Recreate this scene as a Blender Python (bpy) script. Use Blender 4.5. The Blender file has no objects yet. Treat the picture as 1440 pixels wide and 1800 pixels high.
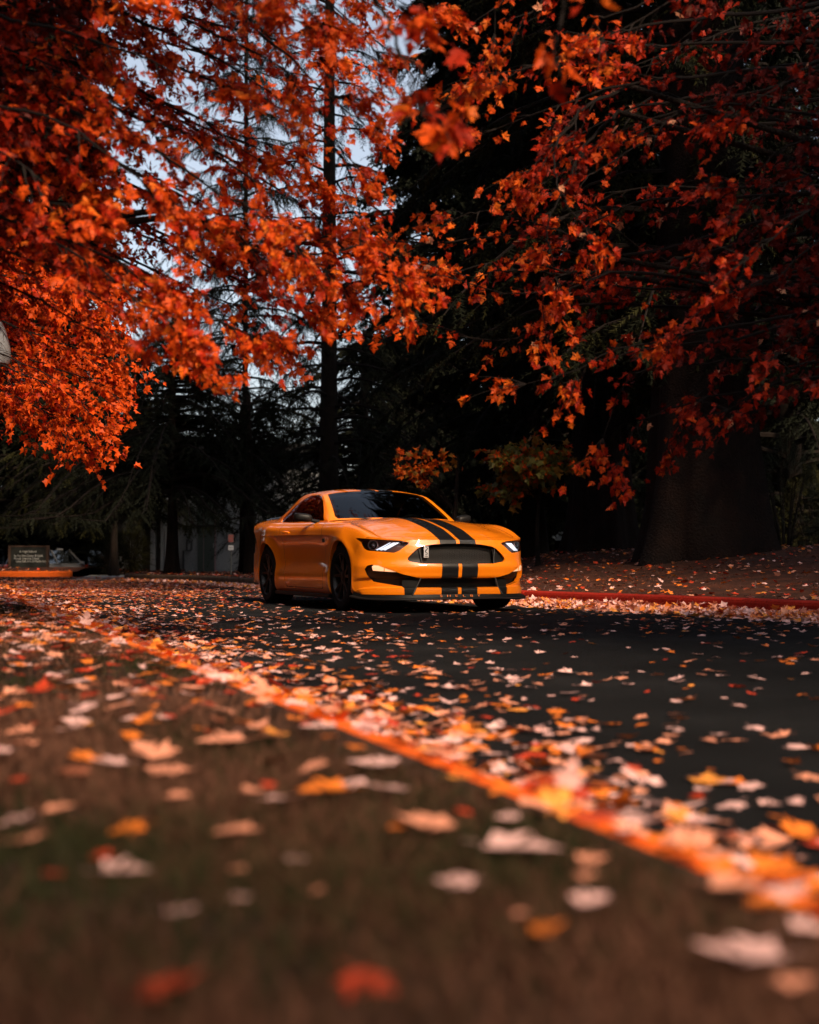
import bpy, bmesh, math, random
import numpy as np
from mathutils import Vector, Matrix

# ------------------------------------------------------------------ camera, sky, sun, exposure
scn = bpy.context.scene
COL = scn.collection
F_PX, CAM_H, HOR = 2480.0, 0.55, 981.0          # focal length in photo pixels, eye height (m), horizon row
cam = bpy.data.cameras.new("camera")
cam_o = bpy.data.objects.new("camera", cam)
COL.objects.link(cam_o)
cam_o.location = (0, 0, CAM_H)
cam_o.rotation_euler = (math.radians(90) + math.atan((HOR - 900) / F_PX), 0, 0)
cam.sensor_fit = 'HORIZONTAL'
cam.sensor_width = 36
cam.lens = F_PX * 36 / 1440
cam.clip_start = 0.05
cam.clip_end = 900
cam.dof.use_dof = True
cam.dof.focus_distance = 14.6
cam.dof.aperture_fstop = 2.6
scn.camera = cam_o
scn.render.resolution_x, scn.render.resolution_y = 819, 1024

SUN_AZ = math.radians(27)      # sun stands behind the viewer, this far to the right of straight behind
SUN_EL = math.radians(39)
w = bpy.data.worlds.new("World")
scn.world = w
w.use_nodes = True
nt = w.node_tree
bg = nt.nodes["Background"]
sky = nt.nodes.new("ShaderNodeTexSky")
sky.sky_type = 'NISHITA'
sky.sun_disc = False
sky.sun_elevation = SUN_EL
sky.sun_rotation = math.pi - SUN_AZ
sky.air_density = 1.0
sky.dust_density = 3.0
sky.ozone_density = 1.0
hs = nt.nodes.new("ShaderNodeHueSaturation")
hs.inputs["Saturation"].default_value = 0.55
nt.links.new(sky.outputs[0], hs.inputs["Color"])
nt.links.new(hs.outputs[0], bg.inputs[0])
bg.inputs[1].default_value = 0.105
sl = bpy.data.lights.new("sun", 'SUN')
sl.energy = 3.6
sl.angle = math.radians(5)
sl.color = (1.0, 0.74, 0.50)
so = bpy.data.objects.new("sun", sl)
COL.objects.link(so)
sd = Vector((math.sin(SUN_AZ) * math.cos(SUN_EL), -math.cos(SUN_AZ) * math.cos(SUN_EL), math.sin(SUN_EL)))
so.rotation_euler = sd.to_track_quat('Z', 'Y').to_euler()
so.location = sd * 30
scn.view_settings.view_transform = 'Standard'
scn.view_settings.look = 'None'
scn.view_settings.gamma = 1.0
scn.view_settings.use_curve_mapping = False
scn.view_settings.exposure = 0.9
scn.cycles.use_denoising = True
scn.cycles.max_bounces = 6
scn.cycles.diffuse_bounces = 3
scn.cycles.transparent_max_bounces = 12
scn.cycles.sample_clamp_indirect = 4

# ------------------------------------------------------------------ helpers
def at(px, py, Y):
    "point at depth Y seen at photo pixel (px, py)"
    p = math.atan((HOR - 900) / F_PX)
    u, v = (px - 720) / F_PX, (900 - py) / F_PX
    wy = math.cos(p) - v * math.sin(p)
    wz = math.sin(p) + v * math.cos(p)
    return Vector((u / wy * Y, Y, CAM_H + wz / wy * Y))

def tag(o, label=None, cat=None, group=None, kind=None):
    if label: o["label"] = label
    if cat: o["category"] = cat
    if group: o["group"] = group
    if kind: o["kind"] = kind
    return o

def empty(name, loc=(0, 0, 0), rz=0.0):
    o = bpy.data.objects.new(name, None)
    o.empty_display_size = 0.2
    COL.objects.link(o)
    o.location = loc
    o.rotation_euler = (0, 0, rz)
    return o

def mesh_obj(name, V, F, mats, parent=None, smooth=True, fm=None):
    me = bpy.data.meshes.new(name)
    V = np.asarray(V, dtype=np.float32).reshape(-1, 3)
    if isinstance(F, np.ndarray):
        n, k = F.shape
        me.vertices.add(len(V)); me.vertices.foreach_set("co", V.ravel())
        me.loops.add(n * k); me.loops.foreach_set("vertex_index", F.astype(np.int32).ravel())
        me.polygons.add(n)
        me.polygons.foreach_set("loop_start", np.arange(0, n * k, k, dtype=np.int32))
        try: me.polygons.foreach_set("loop_total", np.full(n, k, dtype=np.int32))
        except Exception: pass
        me.update(calc_edges=True)
    else:
        me.from_pydata(V.tolist(), [], [list(map(int, f)) for f in F])
    if not isinstance(mats, (list, tuple)): mats = [mats]
    for m in mats: me.materials.append(m)
    if fm is not None: me.polygons.foreach_set("material_index", np.asarray(fm, dtype=np.int32))
    me.polygons.foreach_set("use_smooth", np.full(len(me.polygons), bool(smooth)))
    me.update()
    o = bpy.data.objects.new(name, me)
    COL.objects.link(o)
    if parent is not None: o.parent = parent
    return o

class MB:
    "collects shapes, builds them as one mesh object"
    def __init__(s): s.V = []; s.F = []; s.M = []; s.m = 0
    def add(s, V, F):
        b = len(s.V)
        s.V += [tuple(v) for v in V]
        for f in F: s.F.append([b + i for i in f]); s.M.append(s.m)
        return s
    def box(s, x0, x1, y0, y1, z0, z1, bev=0.0, rot=None, loc=None):
        bm = bmesh.new()
        bmesh.ops.create_cube(bm, size=1)
        for v in bm.verts:
            v.co = Vector(((x0 + x1) / 2 + v.co.x * (x1 - x0), (y0 + y1) / 2 + v.co.y * (y1 - y0), (z0 + z1) / 2 + v.co.z * (z1 - z0)))
        if bev > 0: bmesh.ops.bevel(bm, geom=bm.edges[:], offset=bev, segments=2, affect='EDGES', profile=0.7)
        V = [v.co.copy() for v in bm.verts]
        if rot is not None: V = [rot @ v for v in V]
        if loc is not None: V = [v + Vector(loc) for v in V]
        bm.verts.index_update()
        s.add(V, [[v.index for v in f.verts] for f in bm.faces]); bm.free()
        return s
    def tube(s, pts, r, n=8, cap=True):
        pts = [Vector(p) for p in pts]
        rs = r if isinstance(r, (list, tuple, np.ndarray)) else [r] * len(pts)
        V = []; F = []
        up = None
        for i, p in enumerate(pts):
            t = (pts[min(i + 1, len(pts) - 1)] - pts[max(i - 1, 0)])
            if t.length < 1e-9: t = Vector((0, 0, 1))
            t.normalize()
            if up is None: up = t.orthogonal().normalized()
            up = (up - t * up.dot(t))
            up = up.normalized() if up.length > 1e-6 else t.orthogonal().normalized()
            b = t.cross(up)
            for k in range(n):
                a = 2 * math.pi * k / n
                V.append(p + (up * math.cos(a) + b * math.sin(a)) * rs[i])
        for i in range(len(pts) - 1):
            for k in range(n):
                F.append([i * n + k, i * n + (k + 1) % n, (i + 1) * n + (k + 1) % n, (i + 1) * n + k])
        if cap:
            F.append(list(range(n))[::-1]); F.append([(len(pts) - 1) * n + k for k in range(n)])
        return s.add(V, F)
    def lathe(s, prof, axis='z', c=(0, 0, 0), n=24):
        V = []; F = []
        for (r, z) in prof:
            for k in range(n):
                a = 2 * math.pi * k / n
                x, y = r * math.cos(a), r * math.sin(a)
                v = {'z': (x, y, z), 'y': (x, z, y), 'x': (z, x, y)}[axis]
                V.append((v[0] + c[0], v[1] + c[1], v[2] + c[2]))
        for i in range(len(prof) - 1):
            for k in range(n):
                F.append([i * n + k, i * n + (k + 1) % n, (i + 1) * n + (k + 1) % n, (i + 1) * n + k])
        return s.add(V, F)
    def build(s, name, mats, parent=None, smooth=False, sharp=35):
        o = mesh_obj(name, s.V, s.F, mats, parent, smooth, s.M)
        bm = bmesh.new(); bm.from_mesh(o.data)
        bmesh.ops.recalc_face_normals(bm, faces=bm.faces); bm.to_mesh(o.data); bm.free()
        if smooth: sharpen(o, sharp)
        return o

def sharpen(o, deg=35):
    me = o.data
    bm = bmesh.new(); bm.from_mesh(me)
    a = math.radians(deg)
    for e in bm.edges:
        e.smooth = not (len(e.link_faces) == 2 and e.calc_face_angle(0) > a)
    bm.to_mesh(me); bm.free()

def copy_tree(o, parent=None):
    c = o.copy(); COL.objects.link(c); c.parent = parent
    if parent is not None: c.matrix_parent_inverse = o.matrix_parent_inverse.copy()
    for ch in list(o.children): copy_tree(ch, c)
    return c

# ------------------------------------------------------------------ materials
MATS = {}
def mat(name, col=(0.5, 0.5, 0.5), rough=0.6, metal=0.0, spec=0.5, coat=0.0, noise=0.0, nscale=8.0, bump=0.0, bscale=40.0, emit=None):
    "principled material; noise = relative variation of the base colour, bump = fine relief"
    if name in MATS: return MATS[name]
    m = bpy.data.materials.new(name); m.use_nodes = True
    t = m.node_tree; b = t.nodes["Principled BSDF"]
    b.inputs["Base Color"].default_value = (*col, 1)
    b.inputs["Roughness"].default_value = rough
    b.inputs["Metallic"].default_value = metal
    b.inputs["Specular IOR Level"].default_value = spec
    b.inputs["Coat Weight"].default_value = coat
    b.inputs["Coat Roughness"].default_value = 0.04
    if emit:
        b.inputs["Emission Color"].default_value = (*emit[0], 1); b.inputs["Emission Strength"].default_value = emit[1]
    tc = t.nodes.new("ShaderNodeTexCoord")
    if noise > 0:
        n = t.nodes.new("ShaderNodeTexNoise"); n.inputs["Scale"].default_value = nscale; n.inputs["Detail"].default_value = 6
        t.links.new(tc.outputs["Object"], n.inputs["Vector"])
        r = t.nodes.new("ShaderNodeMapRange"); r.inputs[1].default_value = 0.3; r.inputs[2].default_value = 0.7
        r.inputs[3].default_value = 1 - noise; r.inputs[4].default_value = 1 + noise
        t.links.new(n.outputs[0], r.inputs[0])
        mx = t.nodes.new("ShaderNodeVectorMath"); mx.operation = 'SCALE'; mx.inputs[0].default_value = col
        t.links.new(r.outputs[0], mx.inputs["Scale"])
        t.links.new(mx.outputs[0], b.inputs["Base Color"])
    if bump > 0:
        n2 = t.nodes.new("ShaderNodeTexNoise"); n2.inputs["Scale"].default_value = bscale; n2.inputs["Detail"].default_value = 8
        t.links.new(tc.outputs["Object"], n2.inputs["Vector"])
        bp = t.nodes.new("ShaderNodeBump"); bp.inputs["Strength"].default_value = bump; bp.inputs["Distance"].default_value = 0.02
        t.links.new(n2.outputs[0], bp.inputs["Height"]); t.links.new(bp.outputs[0], b.inputs["Normal"])
    MATS[name] = m
    return m

def glass_mat(name, tint=(0.1, 0.12, 0.12), rough=0.02):
    if name in MATS: return MATS[name]
    m = bpy.data.materials.new(name); m.use_nodes = True
    t = m.node_tree; t.nodes.clear()
    out = t.nodes.new("ShaderNodeOutputMaterial")
    tr = t.nodes.new("ShaderNodeBsdfTransparent"); tr.inputs[0].default_value = (*tint, 1)
    gl = t.nodes.new("ShaderNodeBsdfGlossy"); gl.inputs["Roughness"].default_value = rough
    gl.inputs["Color"].default_value = (0.9, 0.95, 1, 1)
    fr = t.nodes.new("ShaderNodeFresnel"); fr.inputs[0].default_value = 1.5
    mx = t.nodes.new("ShaderNodeMixShader")
    t.links.new(fr.outputs[0], mx.inputs[0]); t.links.new(tr.outputs[0], mx.inputs[1]); t.links.new(gl.outputs[0], mx.inputs[2])
    t.links.new(mx.outputs[0], out.inputs[0])
    MATS[name] = m
    return m

# ================================================================== THE COUPE
# car space: x forward from the front axle, y to the car's left, z up
def herm(xk, yk, x):
    xk = np.asarray(xk, float); yk = np.asarray(yk, float); x = np.atleast_1d(np.asarray(x, float))
    m = np.gradient(yk, xk) if len(xk) > 2 else np.full(len(xk), (yk[-1] - yk[0]) / (xk[-1] - xk[0]))
    d = np.diff(yk) / np.diff(xk)
    for i in range(1, len(xk) - 1):      # monotone limiting keeps creases where they were drawn
        if d[i - 1] * d[i] <= 0: m[i] = 0.0 if abs(d[i - 1] - d[i]) > 1e-9 else m[i]
        else: m[i] = np.sign(d[i]) * min(abs(m[i]), 3 * abs(d[i]), 3 * abs(d[i - 1]))
    i = np.clip(np.searchsorted(xk, x) - 1, 0, len(xk) - 2)
    h = xk[i + 1] - xk[i]; t = np.clip((x - xk[i]) / h, 0, 1)
    return (2*t**3-3*t**2+1)*yk[i] + (t**3-2*t**2+t)*h*m[i] + (-2*t**3+3*t**2)*yk[i+1] + (t**3-t**2)*h*m[i+1]

def grid_faces(n, m):
    i, j = np.meshgrid(np.arange(n - 1), np.arange(m - 1), indexing='ij')
    a = (i * m + j).ravel()
    return [list(f) for f in np.stack([a, a + 1, a + m + 1, a + m], 1)]

def poly_sd(P, poly):
    "signed distance, positive outside"
    P = np.asarray(P, float); poly = np.asarray(poly, float)
    D = np.full(len(P), 1e9); inside = np.zeros(len(P), bool)
    for k in range(len(poly)):
        a, b = poly[k], poly[(k + 1) % len(poly)]
        ab = b - a; t = np.clip(((P - a) @ ab) / (ab @ ab + 1e-12), 0, 1)
        D = np.minimum(D, np.hypot(*(P - a - t[:, None] * ab).T))
        c = ((a[1] > P[:, 1]) != (b[1] > P[:, 1]))
        xi = a[0] + (P[:, 1] - a[1]) / (b[1] - a[1] + 1e-12) * (b[0] - a[0])
        inside ^= c & (P[:, 0] < xi)
    return np.where(inside, -D, D)

def clip(V, F, f):
    "keep the part of the mesh where f > 0; V may carry extra columns; returns V, F, cut edges"
    f = np.asarray(f, float).copy(); f[np.abs(f) < 1e-7] = 1e-7
    nv = list(V); cache = {}; out = []; cuts = []
    def cut(a, b):
        k = (a, b) if a < b else (b, a)
        if k not in cache:
            p, q = k; t = f[p] / (f[p] - f[q])
            cache[k] = len(nv); nv.append(V[p] + (V[q] - V[p]) * t)
        return cache[k]
    for fc in F:
        s = [f[i] > 0 for i in fc]
        if all(s): out.append(fc); continue
        if not any(s): continue
        g = []; c = []
        for k in range(len(fc)):
            a, b = fc[k], fc[(k + 1) % len(fc)]
            if f[a] > 0: g.append(a)
            if (f[a] > 0) != (f[b] > 0):
                x = cut(a, b); g.append(x); c.append(x)
        if len(g) > 2: out.append(g)
        if len(c) == 2: cuts.append((c[0], c[1]))
    nv = np.array(nv)
    used = sorted({i for g in out for i in g}); rm = {o: n for n, o in enumerate(used)}
    return nv[used], [[rm[i] for i in g] for g in out], [(rm[a], rm[b]) for a, b in cuts if a in rm and b in rm]

def lip(V, F, cuts, vec, toward=None):
    "a return flange behind cut edges"
    idx = sorted({i for c in cuts for i in c}); m = {}
    V2 = [V]; n = len(V); add = []
    for i in idx:
        m[i] = n + len(add); p = V[i].copy(); d = vec(p) if callable(vec) else np.array(vec)
        p[:3] = p[:3] + d; add.append(p)
    if add: V = np.vstack([V, np.array(add)])
    F = F + [[a, b, m[b], m[a]] for a, b in cuts]
    return V, F

def normals(V, F):
    N = np.zeros((len(V), 3))
    for g in F:
        a, b, c = V[g[0], :3], V[g[1], :3], V[g[-1], :3]
        n = np.cross(b - a, c - a)
        for i in g: N[i] += n
    return N / (np.linalg.norm(N, axis=1, keepdims=True) + 1e-12)

def offset(V, F, d, out=(0, 0, 0)):
    "push the sheet along its normals, outward from the car's middle"
    N = normals(V, F); C = V[:, :3] - np.array([-1.4, 0, 0.5])
    s = np.sign((N * C).sum(1)); s[s == 0] = 1
    W = V.copy(); W[:, :3] += N * s[:, None] * d
    return W

def both(V, F, weld=True):
    "add the mirrored half"
    A = np.asarray(V)[:, :3]; B = A * [1, -1, 1]; n = len(A)
    return np.vstack([A, B]), [list(g) for g in F] + [[i + n for i in g[::-1]] for g in F]

def sheet(name, V, F, m, parent, mirror=True, weld=True, sharp=40, extra=None):
    V, F = both(V, F) if mirror else (np.asarray(V)[:, :3], F)
    o = mesh_obj(name, V, F, m, parent, True)
    bm = bmesh.new(); bm.from_mesh(o.data)
    if weld: bmesh.ops.remove_doubles(bm, verts=bm.verts, dist=0.0012)
    bmesh.ops.recalc_face_normals(bm, faces=bm.faces)
    a = math.radians(sharp)
    for e in bm.edges: e.smooth = not (len(e.link_faces) == 2 and e.calc_face_angle(0) > a)
    bm.to_mesh(o.data); bm.free()
    return o

def side_sheet(name, V, F, m, parent, sy, **k):
    W = np.array(V)[:, :3].copy(); W[:, 1] *= sy
    return sheet(name, W, F if sy > 0 else [g[::-1] for g in F], m, parent, mirror=False, **k)

# ---- paint: orange with two black stripes along the middle
def paint_mat():
    m = mat("orange_paint", (0.90, 0.225, 0.003), 0.42, 0.0, 0.3, 1.0)
    t = m.node_tree; b = t.nodes["Principled BSDF"]
    tc = t.nodes.new("ShaderNodeTexCoord"); sx = t.nodes.new("ShaderNodeSeparateXYZ")
    t.links.new(tc.outputs["Object"], sx.inputs[0])
    ab = t.nodes.new("ShaderNodeMath"); ab.operation = 'ABSOLUTE'; t.links.new(sx.outputs["Y"], ab.inputs[0])
    g1 = t.nodes.new("ShaderNodeMath"); g1.operation = 'GREATER_THAN'; g1.inputs[1].default_value = 0.019
    l1 = t.nodes.new("ShaderNodeMath"); l1.operation = 'LESS_THAN'; l1.inputs[1].default_value = 0.198
    mu = t.nodes.new("ShaderNodeMath"); mu.operation = 'MULTIPLY'
    t.links.new(ab.outputs[0], g1.inputs[0]); t.links.new(ab.outputs[0], l1.inputs[0])
    t.links.new(g1.outputs[0], mu.inputs[0]); t.links.new(l1.outputs[0], mu.inputs[1])
    mx = t.nodes.new("ShaderNodeMix"); mx.data_type = 'RGBA'
    mx.inputs["A"].default_value = (0.90, 0.225, 0.003, 1); mx.inputs["B"].default_value = (0.008, 0.008, 0.009, 1)
    t.links.new(mu.outputs[0], mx.inputs["Factor"]); t.links.new(mx.outputs["Result"], b.inputs["Base Color"])
    return m
PAINT = paint_mat()
BLK = mat("satin_black_plastic", (0.006, 0.006, 0.006), 0.5, spec=.25)
GLOSSB = mat("gloss_black", (0.008, 0.008, 0.009), 0.12, coat=0.5)
RUB = mat("tyre_rubber", (0.006, 0.006, 0.006), 0.8, spec=0.15)
RIMM = mat("dark_wheel_metal", (0.005, 0.005, 0.005), 0.4, 0.0, .3)
STEEL = mat("brake_steel", (0.25, 0.25, 0.25), 0.35, 0.9)
CHROME = mat("chrome", (0.8, 0.8, 0.82), 0.12, 1.0)
LAMPG = glass_mat("clear_lamp_glass", (0.85, 0.86, 0.88))
GLASS = glass_mat("tinted_car_glass", (0.13, 0.15, 0.155))
CABIN = mat("dark_cabin_trim", (0.012, 0.012, 0.013), 0.8)
SEAT = mat("dark_seat_cloth", (0.02, 0.02, 0.022), 0.85)

# ---- control lines of the lower shell
PL = np.array([(0, .955), (.2, .95), (.4, .925), (.55, .885), (.68, .815), (.78, .725), (.86, .61), (.91, .50), (.935, .385)])
PQ = np.r_[0, np.cumsum(np.hypot(*np.diff(PL, axis=0).T))]
def plan_front(q): return herm(PQ, PL[:, 0], q), herm(PQ, PL[:, 1], q)      # y, x
RL = np.array([(0, -3.87), (.3, -3.86), (.55, -3.83), (.73, -3.76), (.835, -3.64), (.885, -3.48), (.910, -3.30), (.925, -3.12)])
RQ = np.r_[0, np.cumsum(np.hypot(*np.diff(RL, axis=0).T))]
def gf(y):
    y = np.clip(y, 0, .935)
    return .90 - np.interp(y, PL[:, 0], PL[:, 1]) + .055 * (1 - (y / .935) ** 4)
def gr(y):
    y = np.clip(y, 0, .935)
    return np.interp(y, RL[:, 0], RL[:, 1]) + 3.80 - .03 * (1 - (y / .935) ** 4)
XK =  [-3.80, -3.5, -3.1, -2.72, -2.3, -1.8, -1.2, -.8, -.4,  0., .35, .6, .90]
LY = [
 [.860, .870, .880, .890, .880, .880, .880, .880, .885, .895, .90, .90, .900],
 [.900, .915, .930, .935, .922, .922, .922, .922, .925, .935, .935, .935, .930],
 [.915, .925, .938, .945, .935, .935, .935, .935, .935, .942, .940, .938, .935],
 [.920, .930, .945, .955, .905, .876, .876, .885, .920, .948, .945, .940, .936],
 [.915, .938, .955, .962, .925, .898, .898, .905, .930, .952, .947, .940, .932],
 [.910, .936, .956, .964, .938, .918, .916, .920, .936, .952, .947, .939, .928],
 [.905, .935, .957, .966, .957, .944, .942, .944, .947, .953, .946, .936, .924],
 [.903, .934, .955, .964, .955, .941, .939, .941, .945, .951, .944, .933, .921],
 [.885, .920, .945, .955, .942, .928, .925, .926, .930, .932, .925, .915, .902],
 [.820, .850, .875, .885, .872, .862, .855, .855, .860, .865, .860, .856, .850],
 [.700, .725, .750, .765, .765, .765, .762, .750, .745, .745, .735, .730, .715],
 [.480, .500, .510, .520, .520, .520, .520, .520, .520, .520, .50, .50, .480],
 [.350, .350, .350, .350, .350, .350, .350, .350, .350, .350, .345, .33, .320],
 [.180] * 13,
 [0.0] * 13]
LZ = [
 [.24, .22, .19, .17, .15, .15, .15, .15, .15, .155, .16, .17, .178],
 [.30, .27, .24, .22, .21, .21, .21, .21, .21, .21, .21, .215, .22],
 [.42, .40, .37, .36, .35, .36, .365, .37, .36, .33, .31, .30, .29],
 [.56, .55, .52, .51, .50, .50, .50, .50, .49, .46, .43, .41, .39],
 [.70, .72, .74, .75, .765, .775, .775, .765, .74, .66, .58, .54, .50],
 [.79, .80, .805, .805, .800, .797, .793, .787, .775, .735, .68, .64, .575],
 [.80, .81, .815, .815, .812, .81, .806, .80, .79, .755, .70, .66, .60],
 [.812, .822, .828, .828, .825, .823, .819, .813, .803, .77, .715, .677, .62],
 [.88, .89, .895, .895, .885, .875, .87, .87, .865, .842, .790, .755, .69],
 [.955, .965, .965, .965, .955, .945, .940, .935, .925, .905, .868, .828, .760],
 [1.01, 1.015, 1.005, .990, .975, .962, .955, .950, .930, .897, .842, .798, .738],
 [1.045, 1.048, 1.035, 1.00, .97, .95, .95, .965, .955, .922, .866, .815, .728],
 [1.055, 1.058, 1.045, 1.00, .97, .95, .95, .975, .968, .936, .878, .825, .727],
 [1.060, 1.065, 1.052, 1.00, .97, .95, .95, .990, .985, .952, .890, .832, .727],
 [1.062, 1.068, 1.055, 1.00, .97, .95, .95, .992, .987, .955, .892, .834, .727]]
def sweep_x(X, y):
    wf = np.clip(X / .9, 0, 1) ** 1.15; wr = np.clip((-2.6 - X) / 1.2, 0, 1) ** 1.15
    return X - wf * gf(y) + wr * gr(y)
def section(X, nv):
    P = np.array([(herm(XK, LY[k], X)[0], herm(XK, LZ[k], X)[0]) for k in range(len(LY))])
    d = np.r_[0, np.cumsum(np.hypot(*np.diff(P, axis=0).T) ** .8)]
    t = np.concatenate([np.linspace(d[k], d[k + 1], nv[k], endpoint=False) for k in range(len(d) - 1)] + [[d[-1]]])
    return herm(d, P[:, 0], t), herm(d, P[:, 1], t)
NV = [3, 5, 6, 6, 5, 3, 3, 4, 7, 7, 8, 6, 6, 5]
XS = np.concatenate([np.linspace(-3.80, -3.2, 24, endpoint=False), np.linspace(-3.2, -2.2, 50, endpoint=False), np.linspace(-2.2, -.5, 50, endpoint=False), np.linspace(-.5, .9, 76)])
V = []; ROWS = []
for X in XS:
    y, z = section(X, NV)
    x = sweep_x(np.full_like(y, X), y)
    for cx in (0.0, -2.72):               # flared wheel arches
        r = np.hypot(x - cx, z - .345)
        y = y + np.where(y > .8, .016 * np.exp(-((r - .385) / .07) ** 2) * np.clip((y - .8) / .08, 0, 1), 0)
    V.append(np.stack([x, y, z], 1))
NVV = len(V[0])
FRONT_EDGE = V[-1].copy(); REAR_EDGE = V[0].copy()
SHV = np.vstack(V); SHF = grid_faces(len(XS), NVV)
I7 = sum(NV[:9])                            # fender crest index in a section

def fascia(edge, plan, qmax, n, m, prof, i7):
    side = edge[:i7 + 1]; top = edge[i7:]
    zs0 = side[:, 2]
    S = []
    tt = np.linspace(0, 1, m)
    # column positions follow the top edge's y so that the boundary matches exactly
    td = np.r_[0, np.cumsum(np.linalg.norm(np.diff(top, axis=0), axis=1))]
    sd_ = np.r_[0, np.cumsum(np.linalg.norm(np.diff(side, axis=0), axis=1))]
    for s in np.linspace(0, 1, n):
        q = s * qmax
        T = np.array([np.interp((1 - s) * td[-1], td, top[:, k]) for k in range(3)])
        y, x = plan(q); z0 = side[0, 2]
        zz = z0 + (T[2] - z0) * tt
        ox = prof(zz) * (1 - .75 * s ** 3)
        n_ = plan(min(q + .01, qmax)); n0 = plan(max(q - .01, 0))
        dy, dx = (n_[0] - n0[0])[0], (n_[1] - n0[1])[0]
        L = math.hypot(dx, dy); nx, ny = dy / L, -dx / L
        if edge is REAR_EDGE: nx, ny = -nx, -ny
        px = x + nx * ox; py = np.maximum(y + ny * ox, 0); P = np.stack([px, py, zz], 1)
        P += np.outer(tt ** 7, T - P[-1])
        S.append(P)
    S = np.array(S)
    E = np.array([[np.interp(t * sd_[-1], sd_, side[:, k]) for k in range(3)] for t in tt])
    ss = np.linspace(0, 1, n)
    S += (ss ** 9)[:, None, None] * (E - S[-1])[None]
    A = np.broadcast_to((ss * qmax)[:, None, None], S.shape[:2] + (1,))
    return np.concatenate([S, A], 2).reshape(-1, 4), grid_faces(n, m)
def prof_f(z): return herm([.17, .20, .245, .255, .33, .345, .40, .455, .47, .52, .60, .66, .70, .76], [-.004, .0, -.002, -.03, -.03, -.004, .012, .020, .016, -.004, -.012, -.022, -.035, -.055], z)
FV, FF = fascia(FRONT_EDGE, lambda q: plan_front(q), PQ[-1], 150, 76, prof_f, I7)
def prof_r(z): return herm([.2, .3, .45, .6, .62, .8, .95, 1.0, 1.08], [-.03, -.01, 0, 0, -.02, -.02, -.015, .0, .0], z)
RV, RF = fascia(REAR_EDGE, lambda q: (herm(RQ, RL[:, 0], q), herm(RQ, RL[:, 1], q)), RQ[-1], 60, 40, prof_r, I7)

# ---- greenhouse
GC = np.array([(-.66, .980), (-.95, 1.128), (-1.26, 1.275), (-1.45, 1.336), (-1.9, 1.366), (-2.35, 1.348), (-2.7, 1.275), (-3.0, 1.18), (-3.35, 1.052)])
GR = np.array([(-.86, .758, .958), (-1.12, .705, 1.108), (-1.38, .655, 1.238), (-1.53, .635, 1.278), (-1.95, .622, 1.306), (-2.3, .620, 1.282), (-2.65, .622, 1.198), (-2.95, .625, 1.105), (-3.3, .63, 1.02)])
GB = np.array([(-.86, .765, .93), (-1.1, .795, .93), (-1.38, .802, .93), (-1.55, .803, .93), (-1.95, .803, .935), (-2.3, .803, .94), (-2.65, .795, .95), (-2.95, .76, .965), (-3.3, .66, 1.00)])
ak = np.arange(9.0)
aa = np.linspace(0, 8, 150); G = []
bt = np.linspace(0, 1, 30); bs = np.linspace(0, 1, 34)[1:]
for a in aa:
    C = [herm(ak, GC[:, 0], a)[0], 0, herm(ak, GC[:, 1], a)[0]]
    R_ = [herm(ak, GR[:, k], a)[0] for k in range(3)]; B = [herm(ak, GB[:, k], a)[0] for k in range(3)]
    row = [(C[0] + (R_[0] - C[0]) * t ** 2, R_[1] * t, C[2] - (C[2] - R_[2]) * t ** 2.6, a, t) for t in bt]
    row += [(R_[0] + (B[0] - R_[0]) * t, R_[1] + (B[1] - R_[1]) * t + .016 * math.sin(math.pi * t), R_[2] + (B[2] - R_[2]) * t, a, 1 + t) for t in bs]
    G.append(row)
GV = np.array(G).reshape(-1, 5); GF = grid_faces(len(aa), len(bt) + len(bs))

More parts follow.
